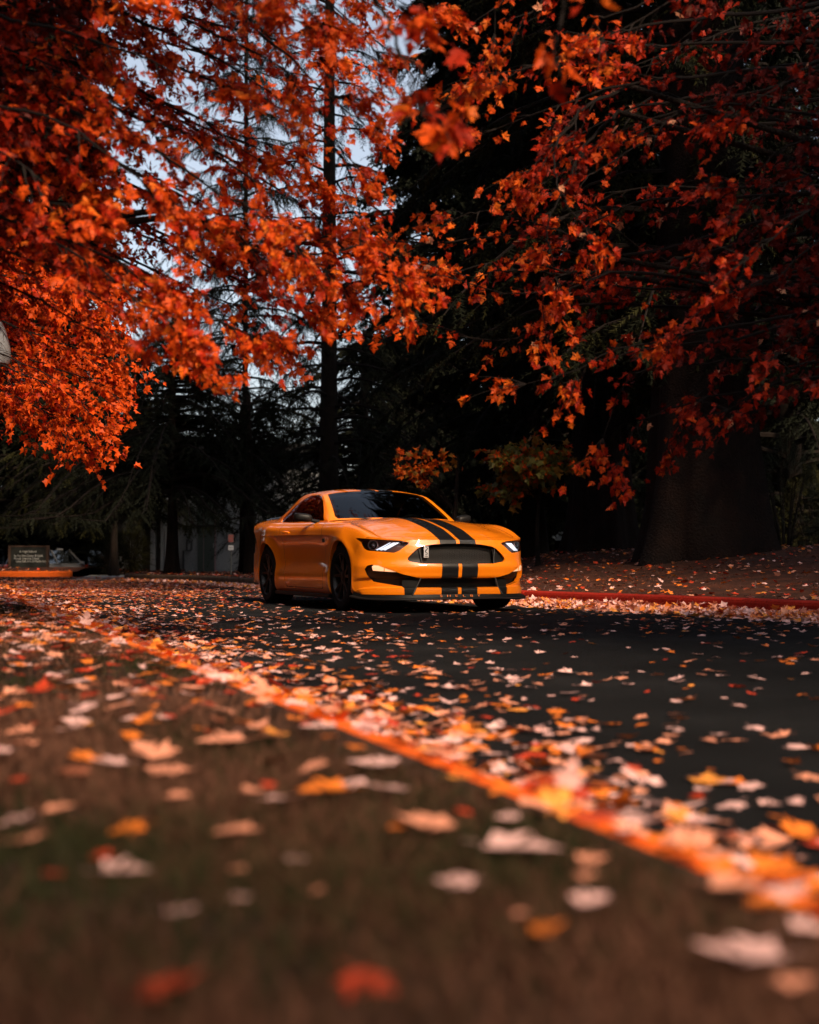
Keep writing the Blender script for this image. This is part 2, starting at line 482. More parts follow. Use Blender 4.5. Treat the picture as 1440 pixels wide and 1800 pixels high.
CAR_POS = (0.147, 15.1); CAR_YAW = math.radians(-90 + 22.1)
def build_car():
    root = empty("sports_coupe", (CAR_POS[0], CAR_POS[1], 0.006), CAR_YAW)
    tag(root, "bright orange two door sports coupe with black racing stripes parked on the leaf strewn road", "car")
    body = []
    # --- side doors, hood, boot and rest of the shell
    arch = lambda V: np.minimum(np.where(V[:, 1] > .6, np.hypot(V[:, 0], V[:, 2] - .35) - .378, 1), np.where(V[:, 1] > .6, np.hypot(V[:, 0] + 2.72, V[:, 2] - .35) - .380, 1))
    V, F, c = clip(SHV, SHF, arch(SHV))
    V, F = lip(V, F, c, lambda p: np.array([0, -.05, 0]))
    e7 = FRONT_EDGE[:I7 + 1]; xe = lambda z: float(np.interp(z, e7[:, 2], e7[:, 0]))
    z1_, z2_ = .7261 + (.744 - .726) * (PQ[-1] - .95) / .35, .636 + (.744 - .636) * (PQ[-1] - 1.075) / .225
    tipP = [(xe(z1_) + .3, z1_ - .0), (xe(z1_), z1_), (.36, .752), (xe(z2_), z2_), (xe(z2_) + .3, z2_)]
    ft = np.where((V[:, 1] > .7) & (V[:, 0] > .1), poly_sd(V[:, [0, 2]], tipP), 1)
    tv, tf, _ = clip(V, F, -ft); V, F, ct = clip(V, F, ft - .001); V, F = lip(V, F, ct, lambda p: np.array([-.02, -.03, 0]))
    hole = [(-.60, -.01), (-.66, .3), (-.74, .5), (-.87, .735), (-1.1, .785), (-2.2, .785), (-2.9, .72), (-3.22, .5), (-3.28, -.01)]
    V, F, c = clip(V, F, np.where(V[:, 2] > .9, poly_sd(V[:, :2], hole), 1))
    hood = [(.815, -.1), (.815, .1), (.80, .3), (.78, .42), (.75, .52), (.715, .60), (.69, .66), (.665, .73), (.62, .762), (.40, .775), (.1, .775), (-.4, .765), (-.72, .755), (-.76, .742), (-.72, .45), (-.65, .2), (-.62, -.1)]
    fh = np.where(V[:, 2] > .6, poly_sd(V[:, :2], hood), 1)
    hv, hf, _ = clip(V, F, -fh - .003); V, F, _ = clip(V, F, fh - .003)
    door = [(-.60, .215), (-.585, .55), (-.60, .80), (-.66, .9), (-.80, 1.0), (-2.16, 1.0), (-2.17, .80), (-2.13, .55), (-2.02, .34), (-1.93, .215)]
    fd = np.where(V[:, 1] > .7, poly_sd(V[:, [0, 2]], door), 1)
    dv, df, _ = clip(V, F, -fd - .003); V, F, _ = clip(V, F, fd - .003)
    deck = [(-3.33, -.1), (-3.33, .3), (-3.30, .60), (-3.45, .66), (-3.70, .66), (-3.9, .6), (-3.9, -.1)]
    fk = np.where(V[:, 2] > .9, poly_sd(V[:, :2], deck), 1)
    kv, kf, _ = clip(V, F, -fk - .002); V, F, _ = clip(V, F, fk - .002)
    b = sheet("body", V, F, PAINT, root)
    sheet("hood", hv, hf, PAINT, root)
    sheet("boot_lid", kv, kf, PAINT, root)
    for sy in (-1, 1):
        d = side_sheet("door", dv, df, PAINT, root, sy)
        hb = MB(); s = [(-1.98, sy * .945, .842), (-1.96, sy * .968, .846), (-1.86, sy * .972, .846), (-1.80, sy * .945, .842)]
        hb.tube(s, [.010, .013, .013, .009], 8); hb.build("handle", PAINT, d, True)
    # --- roof and pillars
    ws = np.array([(.10, -.1), (.10, .5), (.12, .90), (.30, .93), (2.74, .925), (2.78, .80), (2.80, -.1)])
    bl = np.array([(5.75, -.1), (5.78, .70), (5.95, .80), (7.55, .84), (7.72, .74), (7.75, -.1)])
    tp = GV[:, 4] <= 1.001
    f1 = np.where(tp, poly_sd(GV[:, 3:5] * [.25, 1], ws * [.25, 1]), 1); f2 = np.where(tp, poly_sd(GV[:, 3:5] * [.25, 1], bl * [.25, 1]), 1)
    dlo = [(-1.00, .962), (-1.13, 1.065), (-1.33, 1.19), (-1.46, 1.247), (-1.62, 1.277), (-1.9, 1.280), (-2.13, 1.245), (-2.35, 1.175), (-2.55, 1.085), (-2.66, 1.02), (-2.66, .99), (-2.55, .972)]
    qd = [(-2.17, .95), (-2.22, 1.3), (-2.8, 1.2), (-2.8, .95)]
    f3 = np.where(GV[:, 4] > 1.02, poly_sd(GV[:, [0, 2]], dlo), 1)
    for nm, ff in (("windshield", f1), ("rear_window", f2)):
        v, f, _ = clip(GV, GF, -ff); v = offset(v, f, -.004); sheet(nm, v, f, GLASS, root)
    v, f, _ = clip(GV, GF, -f3); v = offset(v, f, -.006)
    fq = poly_sd(v[:, [0, 2]], qd)
    a, a2, _ = clip(v, f, fq - .008); q, q2, _ = clip(v, f, -fq - .008)
    for sy in (-1, 1):
        side_sheet("side_window", a, a2, GLASS, root, sy); side_sheet("quarter_window", q, q2, GLASS, root, sy)
    v, f, c = clip(GV, GF, np.minimum(np.minimum(f1, f2), f3))
    v, f = lip(v, f, c, lambda p: (np.array([-1.9, 0, 1.0]) - p[:3]) * [.02, .06, .06])
    sheet("roof", v, f, PAINT, b)
    for sy in (-1, 1):
        pv, pf, _ = clip(GV, GF, -np.where((GV[:, 4] > 1.02), poly_sd(GV[:, [0, 2]], [(-2.155, .96), (-2.205, 1.235), (-2.235, 1.225), (-2.185, .96)]), 1)); pv = offset(pv, pf, -.001); side_sheet('window_pillar', pv, pf, GLOSSB, root, sy)
    # --- front bumper with lamps, grilles and the lower opening
    A4 = FV.copy()
    QZ = lambda V: V[:, [3, 2]]
    lampP = [(1.30, .744), (1.075, .636), (1.02, .620), (.70, .598), (.655, .62), (.60, .686), (.62, .700), (.75, .718), (.95, .726)]
    grilP = [(-.1, .690), (.15, .689), (.30, .682), (.425, .664), (.47, .640), (.545, .553), (.552, .532), (.53, .510), (.39, .489), (.2, .487), (-.1, .487)]
    lowP = [(-.1, .338), (.415, .342), (.60, .385), (.66, .408), (.84, .470), (.93, .478), (.975, .470), (1.01, .432), (.985, .38), (.92, .308), (.61, .262), (.58, .245), (.575, .15), (.50, .15), (.45, .25), (-.1, .25)]
    fl, fg, fo = (poly_sd(QZ(A4), p) for p in (lampP, grilP, lowP))
    lv, lf, _ = clip(A4, FF, -fl); gv, gfc, _ = clip(A4, FF, -fg); ov, of, _ = clip(A4, FF, -fo)
    V1, F1, c1 = clip(A4, FF, fl - .001)
    V1, F1 = lip(V1, F1, c1, lambda p: np.array([-.03, -.012, 0]))
    V1, F1, c1 = clip(V1, F1, poly_sd(QZ(V1), grilP)); V1, F1 = lip(V1, F1, c1, lambda p: np.array([-.085, -.0, 0]))
    V1, F1, c1 = clip(V1, F1, poly_sd(QZ(V1), lowP)); V1, F1 = lip(V1, F1, c1, lambda p: np.array([-.07, -.02, 0]))
    bump = sheet("front_bumper", V1, F1, PAINT, root)
    def deeper(V, F, dx, dy=0.0):
        W = np.array(V).copy(); W[:, 0] -= dx; W[:, 1] = np.maximum(W[:, 1] - dy * (W[:, 1] > .05), 0); return W
    n_l = len(lv); lf = [list(g) for g in lf] + [[i + n_l for i in g] for g in tf]; lv = np.vstack([lv[:, :3], tv[:, :3]])
    back = deeper(gv, gfc, .085)
    sheet("grille_backing", back, gfc, CABIN, bump)
    sheet("intake_backing", deeper(ov, of, .10, .02), of, CABIN, bump)
    # honeycomb bars over a curved sheet
    def comb(name, zlo, zhi, qlim, depth, s, parent, inside):
        mb = MB(); r = s * .13
        done = set()
        nq = int(qlim / (s * 1.5)) + 2; nz = int((zhi - zlo) / (s * .866)) + 2
        for i in range(-nq, nq + 1):
            for j in range(-1, nz):
                cq = i * s * 1.5; cz = zlo + j * s * 1.732 + (s * .866 if i % 2 else 0)
                P = [(cq + s * math.cos(k * math.pi / 3), cz + s * math.sin(k * math.pi / 3)) for k in range(6)]
                for k in range(3):
                    a, b_ = P[k], P[k + 1]
                    mq, mz = (a[0] + b_[0]) / 2, (a[1] + b_[1]) / 2
                    if not inside(abs(mq), mz): continue
                    pts = []
                    for (q_, z_) in (a, b_):
                        y_, x_ = plan_front(min(abs(q_), 1.1)); pts.append((x_[0] + float(prof_f(z_)[0]) - depth, math.copysign(y_[0], q_), z_))
                    mb.tube(pts, r, 4, cap=False)
        return mb.build(name, BLK, parent)
    ins = lambda poly, m: (lambda q, z: poly_sd([(q, z)], poly)[0] < -m)
    comb("upper_grille", .49, .69, .56, .055, .0125, bump, ins([(-.1, .690), (.30, .682), (.40, .668), (.43, .60), (.40, .489), (-.1, .487)], .002))
    comb("lower_grille", .25, .345, .45, .045, .0125, bump, ins([(-.1, .338), (.42, .342), (.45, .25), (-.1, .25)], .002))
    # dark wedges at the grille ends, blades beside the lower opening
    for sy in (-1, 1):
        wv, wf, _ = clip(gv, gfc, poly_sd(QZ(gv), [(-.2, .8), (.415, .8), (.425, .66), (.395, .48), (-.2, .4)]))
        wv = deeper(wv, wf, .03); side_sheet("grille_end_panel", wv, wf, BLK, bump, sy)
        bv, bf, _ = clip(ov, of, -poly_sd(QZ(ov), [(.405, .36), (.455, .25), (.50, .15), (.60, .15), (.60, .30), (.565, .39)]))
        bv = deeper(bv, bf, .012); side_sheet("intake_blade", bv, bf, BLK, bump, sy)
        mb = MB()
        def FP(q, z, d=0.0):
            y_, x_ = plan_front(q); return (x_[0] + float(prof_f(z)[0]) * (1 - .75 * (q / PQ[-1]) ** 3) + d, sy * y_[0], z)
        mb.tube([FP(.412, .345, .002), FP(.455, .25, .006), FP(.498, .178, .012)], .006, 6); mb.build("blade_edge", mat("worn_black_edge", (.06, .06, .06), .4), bump)  # lit edge of the blade put into the colour as a paler strip
        mb = MB(); mb.tube([FP(.425, .663, -.012), FP(.405, .55, -.012), FP(.395, .489, -.012)], .005, 6); mb.build("grille_trim", mat("worn_black_edge"), bump)
        def FS(q, z, d=0.0):
            i_ = int(np.argmin((FV[:, 3] - q) ** 2 + (FV[:, 2] - z) ** 2)); p_ = FV[i_]
            return (p_[0] + d * .86, sy * (p_[1] + d * .5), z)
        # fog lamp
        fv, ff_, _ = clip(ov, of, -poly_sd(QZ(ov), [(.655, .404), (.65, .444), (.89, .478), (.915, .46), (.905, .418)]))
        fv = deeper(fv, ff_, .006)
        side_sheet("fog_lamp", fv, ff_, mat("lit_amber_lamp", (.9, .5, .3), .2, coat=.5, emit=((1.0, .50, .26), .42)), bump, sy)
        fm = MB(); fm.box(-.002, .002, -.004, .004, -.022, .022, loc=FP(.79, .437, .004)); fm.build("lamp_divider", mat("amber_plastic", (.7, .25, .05), .3), bump.children[-1])
        # headlamp: lens, dark housing, projector, three lit bars
        hl = empty("headlight", (0, 0, 0)); hl.parent = root
        side_sheet("lens", offset(lv, lf, .001), lf, LAMPG, hl, sy)
        hv2 = deeper(lv, lf, .055, .03); side_sheet("lamp_housing", hv2, lf, mat("lamp_housing_black", (.09, .035, .025), .4), hl, sy)
        pc = FS(1.01, .674, -.062)
        mb = MB(); 
        ax = Vector((.86, sy * .5, 0)).normalized(); rot = ax.to_track_quat('Z', 'Y').to_matrix()
        def lath(mb, prof, n=24):
            m2 = MB(); m2.lathe(prof, 'z', (0, 0, 0), n); mb.add([rot @ Vector(v) + Vector(pc) for v in m2.V], m2.F)
        lath(mb, [(.054, .03), (.048, .036), (.042, .03), (.040, .01), (.054, .0), (.054, .03)]); mb.build("projector_ring", mat("lamp_chrome", (.6, .45, .42), .4, .5), hl, True)
        mb = MB(); lath(mb, [(.034, .012), (.030, .028), (.02, .04), (.001, .046)]); mb.build("projector_lens", mat("projector_glass", (.05, .03, .03), .05, coat=1), hl, True)
        mb = MB(); lath(mb, [(.012, .046), (.008, .049), (.001, .050)]); mb.build("projector_spot", mat("spot_reflector", (.6, .5, .5), .2, .5), hl, True)
        for k in range(3):
            q0 = .738 + .042 * k; mb = MB()
            A_ = [(q0 + .0, .698), (q0 + .031, .700), (q0 + .112, .628), (q0 + .081, .620)]
            # the bars lean: low ends reach outward
            P_ = [FS(a_, z_, -.016) for a_, z_ in A_]; Q_ = [FS(a_, z_, -.03) for a_, z_ in A_]
            mb.add(P_ + Q_, [[0, 1, 2, 3], [7, 6, 5, 4], [0, 4, 5, 1], [1, 5, 6, 2], [2, 6, 7, 3], [3, 7, 4, 0]])
            mb.build("light_bar", mat("lit_white_bar", (.9, .9, .9), .3, emit=((.86, .90, 1.0), .6)), hl)
    # --- splitter following the bumper, with raised ends
    mb = MB(); qs = np.linspace(-PQ[-1], PQ[-1], 90); sec = []
    for q in qs:
        y_, x_ = plan_front(abs(q)); y_, x_ = y_[0], x_[0]
        y2, x2 = plan_front(min(abs(q) + .01, PQ[-1])); y1, x1 = plan_front(max(abs(q) - .01, 0))
        dx, dy = (x2 - x1)[0], (y2 - y1)[0]; L = math.hypot(dx, dy); nx, ny = dy / L, -dx / L
        u = abs(q) / PQ[-1]; e = .045 + .02 * np.exp(-((abs(q) - .62) / .12) ** 2); k = 1 if q >= 0 else -1
        lift = -.010 * np.exp(-((abs(q) - .75) / .25) ** 2) + .02 * max(0, u - .85) / .15
        pr = [(-.05, .190), (.0, .1805), (.008, .150), (e, .142), (e + .004, .136), (e, .128), (-.12, .126)]
        sec.append([(x_ + nx * o_, k * (y_ + ny * o_), z_ + lift) for o_, z_ in pr])
    np_ = len(sec[0])
    mb.add([p for r in sec for p in r], grid_faces(len(sec), np_))
    sp = mb.build("front_splitter", BLK, root, True, 25)
    # lettering on the splitter's front face
    for k_, ch in enumerate("SHELBY"):
        cu = bpy.data.curves.new("letter", 'FONT'); cu.body = ch; cu.size = .050; cu.extrude = .0015; cu.align_x = 'CENTER'; cu.align_y = 'CENTER'
        to = bpy.data.objects.new("t", cu); COL.objects.link(to); bpy.context.view_layer.update()
        me = bpy.data.meshes.new_from_object(to.evaluated_get(bpy.context.evaluated_depsgraph_get())); bpy.data.objects.remove(to)
        for v in me.vertices:
            X_, Y_, Z_ = v.co; yy = X_ * 1.25 + (k_ - 2.5) * .083; y_, x_ = plan_front(min(abs(yy), .5))
            v.co = (x_[0] + .0125 + Z_ - Y_ * .15, yy, .1645 + Y_ * .60)
        me.materials.append(mat("orange_lettering", (.9, .22, .03), .5))
        lo = bpy.data.objects.new("letter", me); COL.objects.link(lo); lo.parent = sp
    # snake badge in the upper grille
    bx = plan_front(.33)[1][0] + float(prof_f(.62)[0])
    mb = MB(); mb.box(bx - .040, bx - .030, -.365, -.313, .548, .660, .004); bd = mb.build("grille_badge", mat("bright_badge", (.55, .55, .58), .4, .2), bump)
    mb = MB(); c0 = (bx - .029, -.339, .60)
    mb.tube([(c0[0], c0[1] + a_, c0[2] + z_) for a_, z_ in [(-.012, -.022), (.010, -.020), (.014, -.008), (-.006, .002), (-.012, .014), (.0, .026), (.012, .040), (.010, .048), (-.004, .050)]], [.003, .004, .004, .004, .006, .007, .006, .004, .002], 6)
    mb.tube([(c0[0], c0[1] - .018, c0[2] - .038), (c0[0], c0[1] + .018, c0[2] - .038)], .004, 4)
    mb.build("badge_emblem", mat("badge_dark", (.03, .03, .035), .4), bd)
    # --- rear bumper, lamps, plate, spoiler, exhausts
    rb = sheet("rear_bumper", RV, RF, PAINT, root)
    for sy in (-1, 1):
        tl = empty("taillight", (0, 0, 0)); tl.parent = root
        for k in range(3):
            mb = MB(); y0 = .42 + .105 * k; rot = Matrix.Rotation(sy * (-.05 - .07 * k), 3, 'Z')
            xr = float(herm(RL[:, 0], RL[:, 1], y0 + .04)[0])
            mb.box(-.025, .02, -.038, .038, -.10, .09, .012, rot=rot, loc=(xr + .01, sy * (y0 + .04), .86)); mb.build("tail_bar", mat("red_lamp", (.45, .01, .008), .15, coat=1), tl, True)
        mb = MB()
        for yy in (.50, .64): mb.lathe([(.045, -3.92), (.052, -3.92), (.052, -3.70), (.045, -3.72), (.045, -3.92)], 'x', (0, sy * yy, .25), 20)
        mb.build("exhaust_tips", CHROME, root, True)
    mb = MB(); mb.box(-3.905, -3.80, -.45, .45, .36, .47, .01); mb.box(-3.87, -3.55, -.60, .60, .17, .27, .02); mb.build("rear_diffuser", BLK, root)
    mb = MB(); P = []
    for i, yy in enumerate(np.linspace(-.62, .62, 33)):
        u = abs(yy) / .62; xx = -3.80 + gr(abs(yy)) * .9; h_ = 1.085 - .06 * u ** 3
        P.append([(xx + .16, yy, h_ - .035), (xx + .02, yy, h_ + .012), (xx - .03, yy, h_ + .018), (xx - .03, yy, h_ + .006), (xx + .0, yy, h_ - .02), (xx + .06, yy, h_ - .05)])
    mb.add([p for r in P for p in r], grid_faces(33, 6)); mb.build("rear_spoiler", GLOSSB, root, True)
    # --- skirts, liners, underbody
    for sy in (-1, 1):
        mb = MB(); mb.box(-2.34, -.38, min(sy * .84, sy * .945), max(sy * .84, sy * .945), .118, .160, .012); mb.build("side_skirt", BLK, root)
        for cx in (0.0, -2.72):
            mb = MB(); n_ = 22; pts = []
            for i in range(n_ + 1):
                a_ = -.35 + (math.pi + .7) * i / n_
                pts += [(cx + .392 * math.cos(a_), sy * .60, .35 + .392 * math.sin(a_)), (cx + .392 * math.cos(a_), sy * .915, .35 + .392 * math.sin(a_))]
            mb.add(pts, [[2 * i, 2 * i + 1, 2 * i + 3, 2 * i + 2] for i in range(n_)]); mb.add([(cx, sy * .60, .35)] + pts[::2], [[0, i + 1, i + 2] for i in range(n_)])
            mb.build("arch_liner", CABIN, root)
        mb = MB(); mb.box(-.545, -.475, sy * .9535 - .004, sy * .9535 + .004, .715, .755, .002); mb.build("fender_badge", BLK, root)
    mb = MB(); mb.box(-3.72, .84, -.58, .58, .15, .20); mb.box(-2.32, -.42, -.86, .86, .145, .19); mb.build("underbody", CABIN, root)
    # --- wheels
    def wheel(cx, sy, w_):
        wr = empty("wheel", (cx, sy * (.945 - w_ / 2), .345)); wr.parent = root
        o = w_ / 2; R0 = .345
        mb = MB(); mb.lathe([(.250, -o * .93), (.275, -o), (.315, -o * .99), (R0 - .006, -o * .86), (R0, -o * .7), (R0, o * .7), (R0 - .006, o * .86), (.315, o * .99), (.275, o), (.250, o * .93)], 'y', (0, 0, 0), 56)
        for k in (-.45, -.15, .15, .45): mb.lathe([(R0 + .0015, o * k - .012), (R0 + .0015, o * k + .012)], 'y', (0, 0, 0), 56)
        mb.build("tyre", RUB, wr, True, 30)
        mb = MB(); s_ = sy
        mb.lathe([(.252, s_ * o * .93), (.243, s_ * o * .96), (.236, s_ * o * .88), (.228, s_ * o * .5), (.222, -s_ * o * .8), (.25, -s_ * o * .93)], 'y', (0, 0, 0), 48)
        mb.lathe([(.001, s_ * o * .84), (.030, s_ * o * .84), (.036, s_ * o * .80), (.075, s_ * o * .74), (.08, s_ * o * .55), (.001, s_ * o * .5)], 'y', (0, 0, 0), 24)
        for k in range(5):
            for dd in (-.17, .17):
                a0 = 2 * math.pi * k / 5 + .3; a1 = a0 + dd * 1.5; a0 = a0 + dd * .6
                p0 = Vector((.06 * math.cos(a0), s_ * o * .76, .06 * math.sin(a0))); p1 = Vector((.238 * math.cos(a1), s_ * o * .90, .238 * math.sin(a1)))
                t_ = (p1 - p0).normalized(); sd_ = t_.cross(Vector((0, 1, 0))).normalized(); dn = Vector((0, -s_ * .028, 0))
                w0, w1 = .013, .011
                mb.add([p0 - sd_ * w0, p0 + sd_ * w0, p1 + sd_ * w1, p1 - sd_ * w1, p0 - sd_ * w0 * 1.3 + dn, p0 + sd_ * w0 * 1.3 + dn, p1 + sd_ * w1 * 1.2 + dn, p1 - sd_ * w1 * 1.2 + dn],
                       [[0, 1, 2, 3], [0, 4, 5, 1], [1, 5, 6, 2], [2, 6, 7, 3], [3, 7, 4, 0]])
        mb.build("rim", RIMM, wr, True, 30)
        mb = MB(); mb.lathe([(.07, s_ * o * .35), (.185, s_ * o * .35), (.185, s_ * o * .15), (.07, s_ * o * .15)], 'y', (0, 0, 0), 36); mb.build("brake_disc", STEEL, wr, True)
        mb = MB(); a_ = 2.5
        mb.box(-.045, .045, -.035, .045, -.09, .09, .012, rot=Matrix.Rotation(-a_, 3, 'Y'), loc=(.165 * math.cos(a_), s_ * o * .28, .165 * math.sin(a_))); mb.build("brake_caliper", mat("caliper_black", (.02, .02, .02), .3), wr)
    for sy in (-1, 1): wheel(0.0, sy, .285); wheel(-2.72, sy, .295)
    # --- door mirrors
    for sy in (-1, 1):
        mb = MB(); bm = bmesh.new(); bmesh.ops.create_uvsphere(bm, u_segments=20, v_segments=12, radius=1)
        for v in bm.verts:
            p = v.co.copy(); s_ = lambda t, e: math.copysign(abs(t) ** e, t)
            p = Vector((s_(p.x, .75), s_(p.y, .6), s_(p.z, .6)))
            if p.x < 0: p.x *= .35
            v.co = Vector((-1.13 + p.x * .080, sy * (.985 + p.y * .10), .998 + p.z * .048 + .010 * p.y))
        for v in bm.verts: v.co.x -= (abs(v.co.y) - .9) * .25
        bm.verts.index_update(); mb.add([v.co.copy() for v in bm.verts], [[v.index for v in f.verts] for f in bm.faces]); bm.free()
        mo = mb.build("door_mirror", BLK, root, True, 60)
        mb = MB(); mb.tube([(-1.05, sy * .82, .945), (-1.08, sy * .87, .958), (-1.11, sy * .92, .975)], [.026, .022, .02], 8); mb.build("mirror_arm", BLK, mo, True)
    # --- cabin
    mb = MB(); mb.box(-3.0, -.6, -.72, .72, .22, .26); mb.box(-.95, -.62, -.70, .70, .5, .90, .05); mb.box(-1.22, -.9, -.70, .70, .55, .93, .06)
    mb.box(-3.1, -2.85, -.66, .66, .5, .99, .03); mb.build("dashboard_and_floor", CABIN, root)
    for sy in (-1, 1):
        st = empty("seat", (-1.95, sy * .37, .3)); st.parent = root
        mb = MB(); mb.box(-.24, .27, -.25, .25, 0, .18, .05, rot=Matrix.Rotation(-.12, 3, 'Y')); mb.build("seat_cushion", SEAT, st, True)
        mb = MB(); mb.box(-.08, .06, -.24, .24, .12, .72, .05, rot=Matrix.Rotation(-.30, 3, 'Y'), loc=(-.18, 0, 0)); mb.build("backrest", SEAT, st, True)
        mb = MB(); mb.box(-.05, .05, -.12, .12, .73, .90, .035, rot=Matrix.Rotation(-.30, 3, 'Y'), loc=(-.19, 0, 0)); mb.build("headrest", SEAT, st, True)
    mb = MB(); c = Vector((-1.30, .37, .87)); rt = Matrix.Rotation(math.radians(-68), 3, 'Y')
    ring = [c + rt @ Vector((.185 * math.cos(k * math.pi / 16), .185 * math.sin(k * math.pi / 16), 0)) for k in range(33)]
    mb.tube(ring, .014, 8); mb.tube([c - Vector((0, .17, 0)), c + Vector((0, .17, 0))], .02, 6); mb.tube([c, c + Vector((.2, 0, -.08))], .03, 6); mb.build("steering_wheel", mat("wheel_leather", (.03, .03, .03), .5), root, True)
    mb = MB(); mb.box(-.012, .012, -.12, .12, -.035, .035, .01, rot=Matrix.Rotation(.15, 3, 'Y'), loc=(-1.42, 0, 1.245)); mb.tube([(-1.42, 0, 1.25), (-1.41, 0, 1.30)], .01, 6); mb.build("rear_view_mirror", mat("mirror_back_grey", (.05, .055, .06), .3), root)
    # --- shut line behind the cowl: wipers
    mb = MB()
    for y0, y1 in ((.62, .05), (-.02, -.58)):
        mb.tube([(-.72, y0, .968), (-.71, (y0 + y1) / 2, .980), (-.72, y1, .992)], .006, 6)
    mb.build("wipers", BLK, root)
    # tow strap pin and lower lip edge light catcher
    return root
CAR = build_car()

# ================================================================== GROUND, ROAD, KERBS
rng = np.random.default_rng(7)
def smooth(t): t = np.clip(t, 0, 1); return t * t * (3 - 2 * t)
# kerb lines as (X, Y), front of the kerb at the road edge
def near_x(Y): return -1.07 - .355 * (Y - 6.3)
FK = np.array([(11.0, -8), (7.6, 2), (5.7, 7.5), (4.62, 10.5), (3.70, 12.9), (2.56, 14.9), (1.45, 17.0), (.1, 20), (-3.1, 27.8), (-5.5, 33.2), (-6.6, 34.8), (-7.4, 36.6), (-7.5, 39)])
NK = np.array([(near_x(Y), Y) for Y in (-8, -2, 1, 3, 6.3, 10, 15, 20, 26, 31)] + [(-11.0, 33.5), (-13.5, 35.0), (-20, 36.5), (-40, 40)])
def resample(P, step):
    d = np.r_[0, np.cumsum(np.hypot(*np.diff(P, axis=0).T))]
    t = np.arange(0, d[-1], step)
    Q = np.stack([herm(d, P[:, 0], t), herm(d, P[:, 1], t)], 1)
    T = np.gradient(Q, axis=0); T /= np.linalg.norm(T, axis=1, keepdims=True)
    return Q, T
FQ, FT = resample(FK, .25)      # runs away from the viewer; the mound lies to its right
NQ, NT = resample(NK, .25)      # runs away from the viewer; the verge lies to its left
FN = np.stack([FT[:, 1], -FT[:, 0]], 1)      # to the right
NN = np.stack([-NT[:, 1], NT[:, 0]], 1)      # to the left

def noise2(x, y, s, seed=0):
    r = np.random.default_rng(seed); a = r.uniform(0, 6.28, (6, 3)); z = 0
    for k in range(6):
        f = s * (1 + .9 * k); z = z + np.sin(x * f * math.cos(a[k, 0]) + y * f * math.sin(a[k, 0]) + a[k, 1]) / (1 + k)
    return z / 2.4
def mound_h(P, s):
    x, y = P[..., 0], P[..., 1]
    amp = .02 + .55 * smooth((x / np.maximum(y, 1) - .02) / .10)
    return .155 + amp * smooth(s / 6.5) + .03 * noise2(x, y, 1.2, 3) * smooth(s / 1.5) - .9 * smooth((s - 13) / 22)
def verge_h(s, x, y): return .139 + .004 * np.minimum(s, 0) + .015 * smooth(s / 1.0) + .012 * noise2(x, y, 2.5, 5) * smooth(s / .6) + .010 * s * smooth((s - 2) / 5)

def soil_mat(name, a, b, c, s1=3.0, s2=40.0, bump=.6):
    m = mat(name, a, .9, spec=.2)
    t = m.node_tree; bs = t.nodes["Principled BSDF"]; tc = t.nodes.new("ShaderNodeTexCoord")
    n1 = t.nodes.new("ShaderNodeTexNoise"); n1.inputs["Scale"].default_value = s1; n1.inputs["Detail"].default_value = 8
    n2 = t.nodes.new("ShaderNodeTexNoise"); n2.inputs["Scale"].default_value = s2; n2.inputs["Detail"].default_value = 6
    for n in (n1, n2): t.links.new(tc.outputs["Object"], n.inputs["Vector"])
    r = t.nodes.new("ShaderNodeValToRGB"); r.color_ramp.elements[0].color = (*a, 1); r.color_ramp.elements[1].color = (*c, 1)
    r.color_ramp.elements[0].position = .35; r.color_ramp.elements[1].position = .68
    e = r.color_ramp.elements.new(.5); e.color = (*b, 1)
    ad = t.nodes.new("ShaderNodeMath"); ad.operation = 'ADD'; ml = t.nodes.new("ShaderNodeMath"); ml.operation = 'MULTIPLY'; ml.inputs[1].default_value = .5
    t.links.new(n1.outputs[0], ad.inputs[0]); t.links.new(n2.outputs[0], ad.inputs[1]); t.links.new(ad.outputs[0], ml.inputs[0]); t.links.new(ml.outputs[0], r.inputs[0])
    t.links.new(r.outputs[0], bs.inputs["Base Color"])
    bp = t.nodes.new("ShaderNodeBump"); bp.inputs["Strength"].default_value = bump; bp.inputs["Distance"].default_value = .03
    t.links.new(n2.outputs[0], bp.inputs["Height"]); t.links.new(bp.outputs[0], bs.inputs["Normal"])
    return m
M_SOIL = soil_mat("leaf_mulch_soil", (.014, .007, .005), (.045, .015, .008), (.11, .032, .013))
M_TURF = soil_mat("worn_turf", (.007, .006, .003), (.024, .012, .007), (.050, .020, .012), 2.0, 30)
M_ROAD = soil_mat("asphalt", (.005, .0055, .0065), (.0115, .0125, .014), (.032, .033, .035), .9, 150, 1.0)
M_ROAD.node_tree.nodes["Principled BSDF"].inputs["Roughness"].default_value = .9; M_ROAD.node_tree.nodes["Principled BSDF"].inputs["Specular IOR Level"].default_value = .1
M_CONC = soil_mat("pale_concrete", (.20, .20, .20), (.27, .27, .27), (.33, .32, .31), 1.5, 60, .1)
def painted_kerb(name, col, wear=.3):
    m = soil_mat(name, tuple(c * .55 for c in col), col, tuple(min(1, c * 1.25) for c in col), 1.1, 45, .4)
    m.node_tree.nodes["Principled BSDF"].inputs["Roughness"].default_value = .7
    return m
M_KR = painted_kerb("red_painted_kerb", (.34, .018, .007))
M_KO = painted_kerb("orange_painted_kerb", (.75, .12, .010))
M_KG = soil_mat("mossy_kerb", (.04, .03, .02), (.09, .06, .04), (.14, .09, .06), 6, 60, .3)

